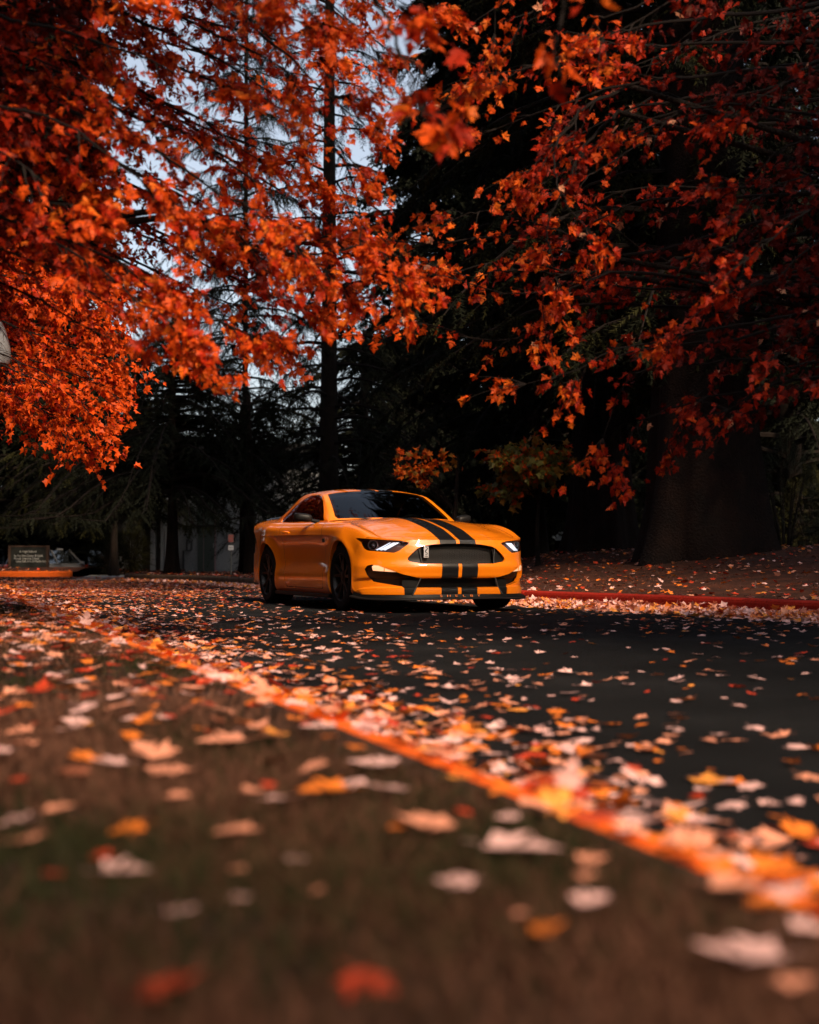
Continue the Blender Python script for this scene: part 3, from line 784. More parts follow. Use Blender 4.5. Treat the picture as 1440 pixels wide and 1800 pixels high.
# terrain sheet reaching the horizon, lower beyond the car park edge
g = []
xs = np.concatenate([-np.geomspace(600, 30, 12), np.linspace(-28, 28, 29), np.geomspace(30, 600, 12)])
ys = np.concatenate([-np.geomspace(400, 12, 8), np.linspace(-10, 70, 41), np.geomspace(75, 850, 14)])
for x in xs:
    for y in ys: g.append((x, y, -.04 - .68 * float(smooth((y - 46) / 8))))
tag(mesh_obj("ground", g, np.array(grid_faces(len(xs), len(ys))), M_SOIL), kind="structure")

# road: one sheet from kerb to kerb, then the junction area beyond
def strip(A, B, z, n=10):
    V = [(a[0] + (b[0] - a[0]) * t, a[1] + (b[1] - a[1]) * t, z) for a, b in zip(A, B) for t in np.linspace(0, 1, n)]
    return V, grid_faces(len(A), n)
k = 150
A = np.array([NQ[int(i)] for i in np.linspace(0, len(NQ) - 1, k)]); B = np.array([FQ[int(i)] for i in np.linspace(0, len(FQ) - 1, k)])
V, F = strip(A, B, 0.0)
b = len(V); V += [(-42, 36, -.006), (-42, 42.4, -.006), (-9, 41.7, -.006), (-6.5, 33, -.006), (-14.0, 32, -.006)]
F.append([b, b + 4, b + 3, b + 2, b + 1])
tag(mesh_obj("road", V, F, M_ROAD, smooth=False), kind="structure")
# concrete apron of the side drive
V = [at(118, 1021, 34.8), at(292, 1020, 35.0), at(330, 1008, 45.0), at(128, 1011.5, 44.0)]
V = [(v.x, v.y, .006) for v in V]; V[2] = (V[2][0], 47.0, .006); V[3] = (V[3][0], 47.0, .006)
tag(mesh_obj("pavement", V, [[0, 1, 2, 3]], M_CONC, smooth=False), kind="structure")

def kerb(name, Q, N, m, h=.15, w=.15, gap=3.0, jit=.004):
    prof = [(0.0, -.03), (.004, h - .035), (.014, h - .012), (.035, h), (w - .012, h + .003), (w, h - .01), (w + .002, -.03)]
    V = []; F = []; d = np.r_[0, np.cumsum(np.hypot(*np.diff(Q, axis=0).T))]
    for i in range(len(Q)):
        cut = (d[i] % gap) < .26
        for o_, z in prof:
            V.append((Q[i][0] + N[i][0] * o_, Q[i][1] + N[i][1] * o_, z + jit * math.sin(d[i] * 1.3 + 1)))
    F = grid_faces(len(Q), len(prof))
    return tag(mesh_obj(name, V, F, m, smooth=True), kind="structure")
# joints are cut by leaving 8 mm between the cast lengths
def kerb_run(name, Q, N, m, h, length=3.0):
    T = np.gradient(Q, axis=0); d = np.r_[0, np.cumsum(np.hypot(*np.diff(Q, axis=0).T))]
    V = []; F = []
    prof = [(0.0, -.03), (.006, h - .04), (.016, h - .014), (.04, h), (.14, h + .003), (.15, h - .01), (.152, -.03)]
    s = 0
    while s < d[-1] - .5:
        e = min(s + length - .022, d[-1]); n = max(3, int((e - s) / .3)); b = len(V)
        for u in np.linspace(s, e, n):
            x = np.interp(u, d, Q[:, 0]); y = np.interp(u, d, Q[:, 1]); nx = np.interp(u, d, N[:, 0]); ny = np.interp(u, d, N[:, 1])
            for o_, z in prof: V.append((x + nx * o_, y + ny * o_, z + .003 * math.sin(u * 1.1)))
        F += [[b + i for i in f] for f in grid_faces(n, len(prof))]
        F += [[b + i for i in range(len(prof))][::-1], [b + (n - 1) * len(prof) + i for i in range(len(prof))]]
        s += length
    return tag(mesh_obj(name, V, F, m, smooth=False), kind="structure")
cutY = lambda Q, a, b: (Q[:, 1] >= a) & (Q[:, 1] <= b)
kerb_run("red_kerb", FQ[cutY(FQ, -9, 19)], FN[cutY(FQ, -9, 19)], M_KR, .155)
kerb_run("mossy_kerb", FQ[cutY(FQ, 19.01, 40)], FN[cutY(FQ, 19.01, 40)], M_KG, .15)
kerb_run("orange_kerb", NQ[cutY(NQ, -9, 41)], NN[cutY(NQ, -9, 41)], M_KO, .13)
OQ = np.array([(x, 41.6 + (x + 12) * -.02) for x in np.linspace(-24, -9.95, 50)]); ON = np.tile([0.0, 1.0], (50, 1))
kerb_run("orange_kerb", OQ, ON, M_KO, .16, 60)
GQ = np.array([(x, 41.55 + (x + 12) * -.02) for x in np.linspace(-40, -9.9, 60)])

# verge on the near side, mound on the far side, island behind the orange kerb
S = np.r_[.112, .125, .15, .2, .3, .5, .8, 1.2, 1.7, 2.3, 3, 4, 5.5, 8, 12, 18, 26]
V = []
for i in range(0, len(NQ)):
    for s in S:
        x, y = NQ[i] + NN[i] * s; V.append((x, y, float(verge_h(s - .15, x, y))))
tag(mesh_obj("verge", V, np.array(grid_faces(len(NQ), len(S))), M_TURF), kind="structure")
S2 = np.r_[.151, .25, .4, .6, .9, 1.3, 1.8, 2.4, 3.1, 4, 5, 6, 7.5, 9, 11, 13, 16, 20, 26, 34]
V = []
for i in range(len(FQ)):
    for s in S2:
        p = FQ[i] + FN[i] * s; V.append((p[0], p[1], float(mound_h(p, s - .15))))
tag(mesh_obj("mound", V, np.array(grid_faces(len(FQ), len(S2))), M_SOIL), kind="structure")
V = []
for x in np.linspace(-26, -9.9, 20):
    for s in np.linspace(.151, 6.5, 14):
        V.append((x, 41.6 + (x + 12) * -.02 + s, .15 + .10 * smooth(s / 2) + .05 * noise2(x, s, 1.5, 9) * smooth(s) - .9 * smooth((s - 3) / 3.4)))
tag(mesh_obj("island_ground", V, np.array(grid_faces(20, 14)), M_SOIL), kind="structure")

def bed_h(x, y): return .02 + .17 * smooth((y - 46.8) / 1.6) + .04 * noise2(x, y, 1.4, 15) - .95 * smooth((y - 50.5) / 3)
V = [(x, y, float(bed_h(x, y))) for x in np.linspace(-14.5, -7.6, 22) for y in np.linspace(45.2, 54, 26)]
tag(mesh_obj("leafy_ground", V, np.array(grid_faces(22, 26)), M_SOIL), kind="structure")
def dist_near(P):      # signed: + on the verge side
    i = np.argmin(((NQ[None] - P[:, None]) ** 2).sum(2), 1); return ((P - NQ[i]) * NN[i]).sum(1)
def dist_far(P):       # + on the mound side
    i = np.argmin(((FQ[None] - P[:, None]) ** 2).sum(2), 1); return ((P - FQ[i]) * FN[i]).sum(1)

# ================================================================== LEAVES
def leaf_mat(name, col, trans=.35, rough=.5, spec=.4):
    m = mat(name, col, rough, spec=spec)
    t = m.node_tree; b = t.nodes["Principled BSDF"]; out = t.nodes["Material Output"]
    tr = t.nodes.new("ShaderNodeBsdfTranslucent"); mx = t.nodes.new("ShaderNodeMixShader"); mx.inputs[0].default_value = trans
    tc = t.nodes.new("ShaderNodeTexCoord"); n = t.nodes.new("ShaderNodeTexNoise"); n.inputs["Scale"].default_value = 14; n.inputs["Detail"].default_value = 3
    t.links.new(tc.outputs["Object"], n.inputs["Vector"])
    r = t.nodes.new("ShaderNodeMapRange"); r.inputs[1].default_value = .3; r.inputs[2].default_value = .7; r.inputs[3].default_value = .65; r.inputs[4].default_value = 1.25
    t.links.new(n.outputs[0], r.inputs[0])
    v = t.nodes.new("ShaderNodeVectorMath"); v.operation = 'SCALE'; v.inputs[0].default_value = col; t.links.new(r.outputs[0], v.inputs["Scale"])
    t.links.new(v.outputs[0], b.inputs["Base Color"]); t.links.new(v.outputs[0], tr.inputs["Color"])
    t.links.new(b.outputs[0], mx.inputs[1]); t.links.new(tr.outputs[0], mx.inputs[2]); t.links.new(mx.outputs[0], out.inputs[0])
    return m
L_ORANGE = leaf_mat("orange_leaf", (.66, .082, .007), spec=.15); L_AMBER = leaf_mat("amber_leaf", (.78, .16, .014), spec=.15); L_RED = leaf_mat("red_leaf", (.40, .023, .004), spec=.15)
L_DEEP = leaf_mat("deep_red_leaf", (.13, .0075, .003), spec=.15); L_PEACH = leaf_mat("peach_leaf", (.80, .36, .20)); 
F_PINK = leaf_mat("pale_pink_leaf", (.80, .48, .45), .1); F_PEACH = leaf_mat("peach_fallen_leaf", (.78, .32, .20), .1); F_ORANGE = leaf_mat("orange_fallen_leaf", (.80, .20, .02), .1)
F_YEL = leaf_mat("golden_fallen_leaf", (.80, .30, .05), .1); F_RED = leaf_mat("red_fallen_leaf", (.50, .045, .012), .1); F_BROWN = leaf_mat("brown_fallen_leaf", (.22, .07, .035), .1)
FALLEN = [F_PINK, F_PEACH, F_ORANGE, F_YEL, F_RED, F_BROWN]
FNAME = ["pale pink", "peach", "orange", "golden", "red", "brown"]

OUT = [(0, 0), (.10, -.06), (.32, -.04), (.44, -.08), (.42, .10), (.35, .20), (.46, .30), (.60, .50), (.44, .52), (.36, .60), (.24, .62), (.23, .74), (.13, .84), (0, 1.05)]
OUT = OUT + [(-x, y) for x, y in OUT[-2:0:-1]]
def leaf_tpl(fold, bend, twist, stem=True, seed=0):
    "lobed leaf of unit length along +y with a stalk behind it; folded, bent and twisted"
    r = np.random.default_rng(seed)
    P = [(0, .30), (0, .65)] + OUT
    n0 = 2; m = len(OUT); V = []
    for x, y in P:
        x, y = x * (1 + r.uniform(-.08, .08)), y + r.uniform(-.03, .03)
        z = fold * abs(x) + bend * (y - .3) ** 2 + twist * x * y + r.uniform(-.02, .02)
        V.append((x, y, z))
    F = []
    for k in range(m):
        a, b = n0 + k, n0 + (k + 1) % m
        c = 1 if OUT[k][1] + OUT[(k + 1) % m][1] > .95 else 0
        F.append((c, a, b))
    # close the gap between the two fans
    F.append((0, n0 + 9, 1)); F.append((0, 1, n0 + m - 9))
    if stem:
        b = len(V); V += [(-.012, 0, 0), (.012, 0, 0), (.02, -.45, .06), (-.004, -.45, .06)]; F += [(b, b + 1, b + 2), (b, b + 2, b + 3)]
    return np.array(V), np.array(F)
OUT2 = [(0, 0), (.40, -.04), (.35, .22), (.58, .50), (.27, .62), (0, 1.05), (-.25, .56), (-.62, .50), (-.30, .22), (-.45, -.05)]
def leaf_lo(fold, bend, twist):
    V = [(0, .35, 0)] + [(x, y, fold * abs(x) + bend * (y - .3) ** 2 + twist * x * y) for x, y in OUT2]
    return np.array(V), np.array([(0, 1 + k, 1 + (k + 1) % 10) for k in range(10)])
SH = [(.35, -.35, .1), (-.3, -.45, .2), (.15, .4, -.3), (.6, -.1, .2), (-.1, -.7, -.2), (.5, .5, .3), (.05, .15, .1), (-.45, .2, -.4)]
TPL = [leaf_tpl(*s, seed=i) for i, s in enumerate(SH)]; TLO = [leaf_lo(*s) for s in SH[:4]]
FLAT = [leaf_tpl(f * .65, b * .7, t * .7, seed=20 + i) for i, (f, b, t) in enumerate([(.12, .10, .05), (.30, .05, .1), (-.12, -.15, .1), (.20, .35, -.1), (.05, -.08, .2), (.45, .15, .0), (.1, .5, .25), (-.25, .1, -.15)])]
FLO = [leaf_lo(f, b, t) for f, b, t in [(.12, .10, .05), (.30, .1, .1), (-.15, -.2, .1), (.25, .4, -.1)]]

def place(tpls, pos, B, sc, mi):
    "many leaves as arrays: pos Nx3, B Nx3x3 (columns = axes), sc N, mi N; returns V, F, M"
    Vs = []; Fs = []; Ms = []; off = 0; N = len(pos)
    which = rng.integers(0, len(tpls), N)
    for k, (tv, tf) in enumerate(tpls):
        i = np.where(which == k)[0]
        if not len(i): continue
        an = rng.uniform(.6, 1.08, (len(i), 1, 1)); v = np.einsum('nij,nvj->nvi', B[i], tv[None] * np.concatenate([an, np.ones((len(i), 1, 2))], 2)) * sc[i, None, None] + pos[i, None]
        f = tf[None] + (np.arange(len(i)) * len(tv))[:, None, None] + off
        Vs.append(v.reshape(-1, 3)); Fs.append(f.reshape(-1, 3)); Ms.append(np.repeat(mi[i], len(tf))); off += len(i) * len(tv)
    return np.vstack(Vs), np.vstack(Fs), np.concatenate(Ms)
def basis(d, n):
    d = d / (np.linalg.norm(d, axis=1, keepdims=True) + 1e-9); n = n - (n * d).sum(1, keepdims=True) * d
    n /= (np.linalg.norm(n, axis=1, keepdims=True) + 1e-9); x = np.cross(d, n)
    return np.stack([x, d, n], 2)
def lying(N, tilt):
    a = rng.uniform(0, 6.283, N); d = np.stack([np.cos(a), np.sin(a), rng.normal(0, tilt, N)], 1)
    n = np.stack([rng.normal(0, tilt, N), rng.normal(0, tilt, N), np.where(rng.random(N) < .8, 1.0, -1.0)], 1)
    return basis(d, n)

# ================================================================== TREES
M_BARK = soil_mat("dark_bark", (.004, .003, .0025), (.011, .007, .005), (.022, .013, .009), 6, 50, .8)
M_TWIG = mat("dark_twig", (.008, .005, .004), .85, spec=.2)
M_SEQ = soil_mat("fibrous_red_bark", (.0025, .0013, .001), (.007, .003, .002), (.016, .0065, .004), 3, 30, 1.0)
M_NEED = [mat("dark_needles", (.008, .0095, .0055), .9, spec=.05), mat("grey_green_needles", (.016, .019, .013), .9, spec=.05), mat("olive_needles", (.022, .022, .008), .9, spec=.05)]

def path(pts, n):
    P = np.array([list(p) for p in pts], float)
    d = np.r_[0, np.cumsum(np.linalg.norm(np.diff(P, axis=0), axis=1))]; t = np.linspace(0, d[-1], n)
    return np.stack([herm(d, P[:, k], t) if len(P) > 2 else np.interp(t, d, P[:, k]) for k in range(3)], 1), d[-1]

def grooved_trunk(base, h, r0, r1, flare, seed, m, parent, n=56, rows=40, lean=(0, 0), groove=.07):
    r = np.random.default_rng(seed); ph = r.uniform(0, 6.28, 8); V = []
    for i in range(rows):
        t = (i / (rows - 1)) ** 1.7; z = -.35 + t * (h + .35)
        R = r0 + (r1 - r0) * t + flare * math.exp(-max(z, 0) / .55) + flare * .5 * math.exp(-max(z, 0) / 1.8)
        for k in range(n):
            a = 2 * math.pi * k / n
            g_ = 1 + groove * (.6 * math.sin(9 * a + ph[0] + .3 * math.sin(z + ph[1])) + .5 * math.sin(17 * a + ph[2] + .4 * math.sin(.7 * z)) + .35 * math.sin(4 * a + ph[3])) + .02 * math.sin(31 * a + z * 3)
            g_ += .16 * math.exp(-max(z, 0) / .7) * math.sin(6 * a + ph[4])
            V.append((base[0] + lean[0] * t * h + R * g_ * math.cos(a), base[1] + lean[1] * t * h + R * g_ * math.sin(a), base[2] + z))
    F = [[i * n + k, i * n + (k + 1) % n, (i + 1) * n + (k + 1) % n, (i + 1) * n + k] for i in range(rows - 1) for k in range(n)]
    return mesh_obj("trunk", V, np.array(F), m, parent)

def twig_tpl(nn, nl, nw, seed, droop=.25):
    r = np.random.default_rng(seed); V = []; F = []
    for k in range(nn):
        t = (k + .5) / nn; a = r.uniform(0, 6.28) if k % 3 else (0 if k % 2 else math.pi); s_ = nl * (1.1 - .5 * t) * r.uniform(.7, 1.2)
        o = np.array([0, t, -droop * t * t]); d = np.array([math.cos(a) * .85, .55, math.sin(a) * .55 - .2]); d /= np.linalg.norm(d)
        sdv = np.cross(d, [0, 0, 1.0]); sdv /= np.linalg.norm(sdv) + 1e-9
        b = len(V); V += [o - sdv * nw / 2, o + sdv * nw / 2, o + d * s_]; F.append((b, b + 1, b + 2))
    b = len(V); V += [(-.01, 0, 0), (.01, 0, 0), (0, 1, -droop)]; F.append((b, b + 1, b + 2))
    return np.array(V), np.array(F)
T_FINE = [twig_tpl(22, .20, .035, s) for s in range(4)]
T_MASS = [twig_tpl(34, .22, .045, 10 + s, .35) for s in range(4)]
T_BIG = [twig_tpl(9, .42, .30, 20 + s, .35) for s in range(3)]

def conifer(name, base, h, rad, z0, label, nb=110, tpl=None, tw=.45, per=26, seed=1, r0=.3, mats=(0, 1), prof=1.0, droop=.5, trunk_m=None, flare=.1, group=None, gap=0.0, keep=None, groove=.07, cat="conifer"):
    r = np.random.default_rng(seed); root = empty(name, base)
    tag(root, label, cat, group)
    B_Z = base[2]
    grooved_trunk((0, 0, 0), h, r0, .05, flare, seed, trunk_m or M_BARK, root, n=40 if flare < .3 else 72, groove=groove)
    P = []; D = []; S = []; mb = MB()
    for i in range(nb):
        u = (i + r.uniform(0, 1)) / nb; z = z0 + (h - z0) * u ** 1.15; az = i * 2.39996 + r.uniform(-.5, .5)
        L = rad * ((1 - u) ** prof * .95 + .05) * r.uniform(.65, 1.12) * (.55 + .45 * min(1, u / .08))
        if r.random() < gap: continue
        d = np.array([math.cos(az), math.sin(az), 0.0]); n = max(5, int(L * 2.2)); t = np.linspace(0, 1, n)
        rise = r.uniform(.05, .30) * L
        pts = np.stack([d[0] * L * t, d[1] * L * t, z + rise * t - (droop * L * r.uniform(.7, 1.2) + rise) * t ** 2.2], 1)
        side = np.array([-d[1], d[0], 0]); pts += side * (r.normal(0, .06) * L * t[:, None] ** 2)
        if keep is not None: pts[:, 2] = np.maximum(pts[:, 2], 1.5 + .1 * np.sin(i + 3 * t) - B_Z)
        mb.tube([tuple(p) for p in pts], list(np.interp(t, [0, 1], [.012 + .012 * L, .006])), 5, cap=False)
        cnt = int(per * (.4 + L / rad)); tt = r.uniform(.12, 1, cnt) ** .8
        q = np.stack([np.interp(tt, t, pts[:, k]) for k in range(3)], 1)
        dd = side[None] * r.choice([-1, 1], cnt)[:, None] * r.uniform(.4, 1, cnt)[:, None] + d[None] * r.uniform(.3, 1.0, cnt)[:, None] + np.array([0, 0, -1])[None] * r.uniform(.05, .9, cnt)[:, None]
        P.append(q); D.append(dd); S.append(tw * (1.15 - .55 * tt) * r.uniform(.6, 1.25, cnt))
    P = np.vstack(P); D = np.vstack(D); S = np.concatenate(S); N = len(P)
    if keep is not None:
        W = P + np.array(base); k_ = keep(W); P, D, S = P[k_], D[k_], S[k_]; N = len(P)
    Bm = basis(D, np.stack([r.normal(0, .3, N), r.normal(0, .3, N), np.ones(N)], 1))
    V, F, M = place(tpl or T_FINE, P, Bm, S, r.choice(mats, N))
    mb.build("branches", M_TWIG, root)
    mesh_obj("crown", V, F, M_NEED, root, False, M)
    return root

def maple(name, base, limbs, label, leaf=.068, spacing=.13, twl=(.25, .75), dens=1.0, seed=1, mats=None, pal=None, trunk=None, r0=.16, tpl=None, start=.12, hang=.5, clear=None, cat="maple tree", group=None, fork=None):
    r = np.random.default_rng(seed); root = empty(name, base); tag(root, label, cat, group)
    off = np.array(base); mb = MB(); P = []; D = []; T = []; X = []
    def twig(p, d, L, t0, lvl):
        n = 4; tt = np.linspace(0, 1, n); e = p + d * L; e[2] -= .12 * L * hang * 2
        pts = np.array([p + (e - p) * u + np.array([0, 0, .05 * L * math.sin(3.1 * u)]) for u in tt])
        pts[1:-1] += r.normal(0, .03 * L, (n - 2, 3))
        mb.tube([tuple(q - off) for q in pts], [.0035 * (2 - lvl * .5), .003, .002, .0012], 3, cap=False)
        m = max(2, int(L / .055 * dens))
        for u in r.uniform(.25, 1.05, m):
            q = pts[0] + (pts[-1] - pts[0]) * min(u, 1)
            P.append(q + r.normal(0, .018, 3)); D.append(d * .55 + np.array([0, 0, -1]) * r.uniform(.1, 1.5) * hang * 1.4 + r.normal(0, .5, 3)); T.append(t0 + .18 * u); X.append(1)
        if lvl == 0 and L > .3:
            for u in (.35, .6, .85):
                sd_ = np.cross(d, [0, 0, 1.0]); sd_ /= np.linalg.norm(sd_) + 1e-9
                d2 = d * .7 + sd_ * r.choice([-1, 1]) * r.uniform(.4, .9) + np.array([0, 0, r.uniform(-.4, .15)]); d2 /= np.linalg.norm(d2)
                twig(p + (e - p) * u, d2, L * r.uniform(.35, .6), t0 + .1 * u, 1)
    for li, lb in enumerate(limbs):
        pts, L = path(lb, max(10, int(6 * len(lb)))); n = len(pts)
        pts[1:-1] += np.cumsum(r.normal(0, .012, (n - 2, 3)), 0)
        rr = np.linspace(.006 + .0045 * L, .003, n)
        mb.tube([tuple(q - off) for q in pts], list(rr), 6, cap=False)
        k = int(L / spacing)
        for j in range(k):
            t = start + (1 - start) * (j + r.uniform(0, 1)) / k; i = min(int(t * (n - 1)), n - 2); f = t * (n - 1) - i
            p = pts[i] * (1 - f) + pts[i + 1] * f; d = pts[i + 1] - pts[i]; d /= np.linalg.norm(d) + 1e-9
            sd_ = np.cross(d, [0, 0, 1.0]); sd_ /= np.linalg.norm(sd_) + 1e-9; up = np.cross(sd_, d)
            a = r.uniform(0, 6.28)
            dd = d * r.uniform(.5, 1.0) + (sd_ * math.cos(a) + up * math.sin(a) * .55) * r.uniform(.4, .9); dd[2] -= .15; dd /= np.linalg.norm(dd)
            twig(p, dd, r.uniform(*twl) * (1.1 - .65 * t), t, 0)
        for _ in range(int(6 * dens)): twig(pts[-1], (pts[-1] - pts[-3]) / (np.linalg.norm(pts[-1] - pts[-3]) + 1e-9) + r.normal(0, .3, 3), r.uniform(.12, .3), 1, 1)
    P = np.array(P); D = np.array(D); T = np.array(T)
    if clear is not None:
        k_ = clear(P); P, D, T = P[k_], D[k_], T[k_]
    N = len(P)
    nrm = np.stack([r.normal(0, .45, N), -.35 + r.normal(0, .45, N), .6 + r.normal(0, .35, N)], 1)
    nrm *= np.where(r.random(N) < .85, 1, -1)[:, None]
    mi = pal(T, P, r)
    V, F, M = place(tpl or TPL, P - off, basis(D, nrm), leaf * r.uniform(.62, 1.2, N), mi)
    b = Vector(base)
    if trunk is not None:
        tb = MB(); tp_, TL = path(trunk, 14); tb.tube([tuple(q - off) for q in tp_], list(np.interp(np.linspace(0, 1, 14), [0, .08, 1], [r0 * 1.5, r0, r0 * .45])), 14)
        for lb in limbs:      # carry each limb back to the trunk
            s_ = np.array(lb[0], float); j = int(np.argmin(np.linalg.norm(tp_ - s_, axis=1))); c_ = tp_[min(max(j, 3), 13)]
            if np.linalg.norm(c_ - s_) > .05:
                mid = (c_ + s_) / 2 + np.array([0, 0, -.12 * np.linalg.norm(c_ - s_)])
                q_, _ = path([c_, mid, s_], 8); tb.tube([tuple(q - off) for q in q_], list(np.linspace(r0 * .25, .018, 8)), 7)
        tb.build("trunk", M_BARK, root, True, 60)
    mb.build("branches", M_TWIG, root)
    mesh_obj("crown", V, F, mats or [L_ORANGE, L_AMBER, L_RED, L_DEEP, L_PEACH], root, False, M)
    print(name, N, "leaves")
    return root

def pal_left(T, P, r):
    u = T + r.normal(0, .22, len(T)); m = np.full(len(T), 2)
    u = u - .12 * np.clip(-P[:, 0] - .9, 0, 2)  # dimness of the crown's left side put into the leaf colours
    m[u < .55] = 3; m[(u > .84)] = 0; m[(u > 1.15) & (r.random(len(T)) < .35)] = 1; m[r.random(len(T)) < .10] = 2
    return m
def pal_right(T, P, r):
    u = T + r.normal(0, .2, len(T)) - .38 * np.clip(P[:, 0] - .6, 0, 3); m = np.full(len(T), 2)  # deeper red toward the right; the crown's dim side is painted in too
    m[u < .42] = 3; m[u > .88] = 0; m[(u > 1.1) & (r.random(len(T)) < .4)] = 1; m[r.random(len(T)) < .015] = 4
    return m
def L3(*q): return [tuple(at(*p)) for p in q]
# --- near maple on the verge, limbs reaching out over the road from the left
limA = [
 L3((-500, 250, 8.4), (-60, 330, 8.2), (230, 470, 7.9), (440, 590, 7.5)),
 L3((-500, 150, 8.6), (-40, 210, 8.3), (300, 360, 8.0), (600, 500, 7.8)),
 L3((-500, 100, 8.3), (-60, 120, 8.0), (260, 250, 7.7), (490, 400, 7.4), (520, 430, 7.3)),
 L3((-500, 0, 8.8), (60, 40, 8.6), (380, 160, 8.4), (620, 285, 8.2)),
 L3((-400, -150, 8.4), (80, -60, 8.2), (380, 60, 7.9), (600, 170, 7.5)),
 L3((-400, -250, 8.0), (160, -180, 7.8), (460, -40, 7.5), (660, 90, 7.2)),
 L3((-500, 330, 8.0), (-40, 390, 7.8), (170, 500, 7.5), (330, 610, 7.3)),
 L3((-500, 360, 7.6), (-80, 420, 7.4), (120, 500, 7.2), (230, 560, 7.1)),
 L3((-500, 60, 9.2), (0, 90, 9.1), (300, 220, 9.0), (540, 330, 8.8)),
 L3((-500, 200, 9.2), (0, 270, 9.1), (330, 440, 8.9), (530, 540, 8.6)),
 L3((-500, 0, 7.2), (-60, 0, 7.1), (180, 60, 7.0), (380, 150, 6.9)),
 L3((-500, 180, 7.0), (-60, 200, 6.9), (150, 260, 6.8), (280, 350, 6.7)),
 L3((-300, -300, 8.8), (250, -240, 8.7), (500, -120, 8.5), (760, 10, 8.2)),
 L3((-500, 90, 7.4), (-100, 80, 7.3), (60, 110, 7.2), (160, 160, 7.1)),
 L3((-500, 160, 8.9), (-100, 180, 8.8), (30, 220, 8.7), (130, 300, 8.6)),
 L3((-500, 300, 8.9), (-100, 300, 8.8), (60, 360, 8.7), (150, 430, 8.6)),
 L3((300, 380, 7.9), (480, 440, 7.8), (600, 420, 7.7), (700, 490, 7.6)),
 L3((-400, -60, 9.4), (100, -20, 9.3), (400, 60, 9.2), (560, 100, 9.1)),
 L3((-400, -200, 7.4), (150, -150, 7.3), (400, -60, 7.2), (560, 40, 7.0)),
 L3((-500, 280, 9.4), (100, 400, 9.3), (300, 500, 9.2), (480, 590, 9.1)),
 L3((-500, -80, 8.0), (-100, -60, 7.9), (100, -20, 7.8), (250, 60, 7.7)),
]
def thicken(L, k, jx, seed, keep=99):
    "more limbs of the same habit beside the drawn ones"
    r = np.random.default_rng(seed); out = list(L)
    for lb in L[:keep]:
        for _ in range(k):
            o = r.normal(0, 1, 3) * jx; q = np.array([list(p) for p in lb]); w = np.linspace(.3, 1, len(q))[:, None]
            e = q + o * w; e[-1] = e[-2] + (e[-1] - e[-2]) * r.uniform(.5, .95); out.append([tuple(v) for v in e])
    return out
limA = thicken(limA, 2, np.array([.16, .7, .20]), 5)
def gapA(P):      # wind-thinned window in the middle of the crown
    px = 720 + F_PX * P[:, 0] / P[:, 1]; py = HOR - F_PX * (P[:, 2] - CAM_H) / P[:, 1]
    th = np.exp(-((px - 215) / 90) ** 2 - ((py - 200) / 120) ** 2) * .35
    th = np.where((px < 30) & (py > 555) & (py < 670), 1, th)
    return np.random.default_rng(5).random(len(P)) > th
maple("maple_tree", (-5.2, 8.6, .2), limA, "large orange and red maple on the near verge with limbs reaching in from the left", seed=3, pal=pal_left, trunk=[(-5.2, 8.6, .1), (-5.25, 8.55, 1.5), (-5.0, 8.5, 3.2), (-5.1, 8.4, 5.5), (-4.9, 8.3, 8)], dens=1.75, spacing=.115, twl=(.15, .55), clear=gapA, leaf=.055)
# --- second maple further along the verge
limB = []
rb_ = np.random.default_rng(12)
for k in range(34):
    y1 = 420 + 380 * (k + rb_.uniform(0, 1)) / 34; x1 = 60 + 150 * math.sin(math.pi * min(1, (y1 - 330) / 560)) * rb_.uniform(.5, 1.05) + 10
    Yb = 15 + rb_.uniform(-1.6, 1.6)
    limB.append(L3((-420, y1 - 200, Yb + .4), (-120, y1 - 120, Yb + .2), (x1 * .4, y1 - 50, Yb), (x1, y1, Yb - .2)))
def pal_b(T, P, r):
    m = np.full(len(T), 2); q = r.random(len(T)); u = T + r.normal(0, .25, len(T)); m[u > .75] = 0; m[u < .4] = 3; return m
maple("maple_tree", (-7.4, 15.5, .2), limB, "second orange maple farther down the verge, low branches beside the left edge", leaf=.068, spacing=.105, seed=8, pal=pal_b, tpl=TLO, clear=lambda P: ~((720 + F_PX * P[:, 0] / P[:, 1] < 26) & (P[:, 1] < 14.4) & (P[:, 2] > 2.2) & (P[:, 2] < 3.1)), twl=(.3, .8), trunk=[(-7.4, 15.5, .1), (-7.3, 15.4, 2), (-7.1, 15.3, 4), (-7.1, 15.2, 6.5)], dens=1.15)
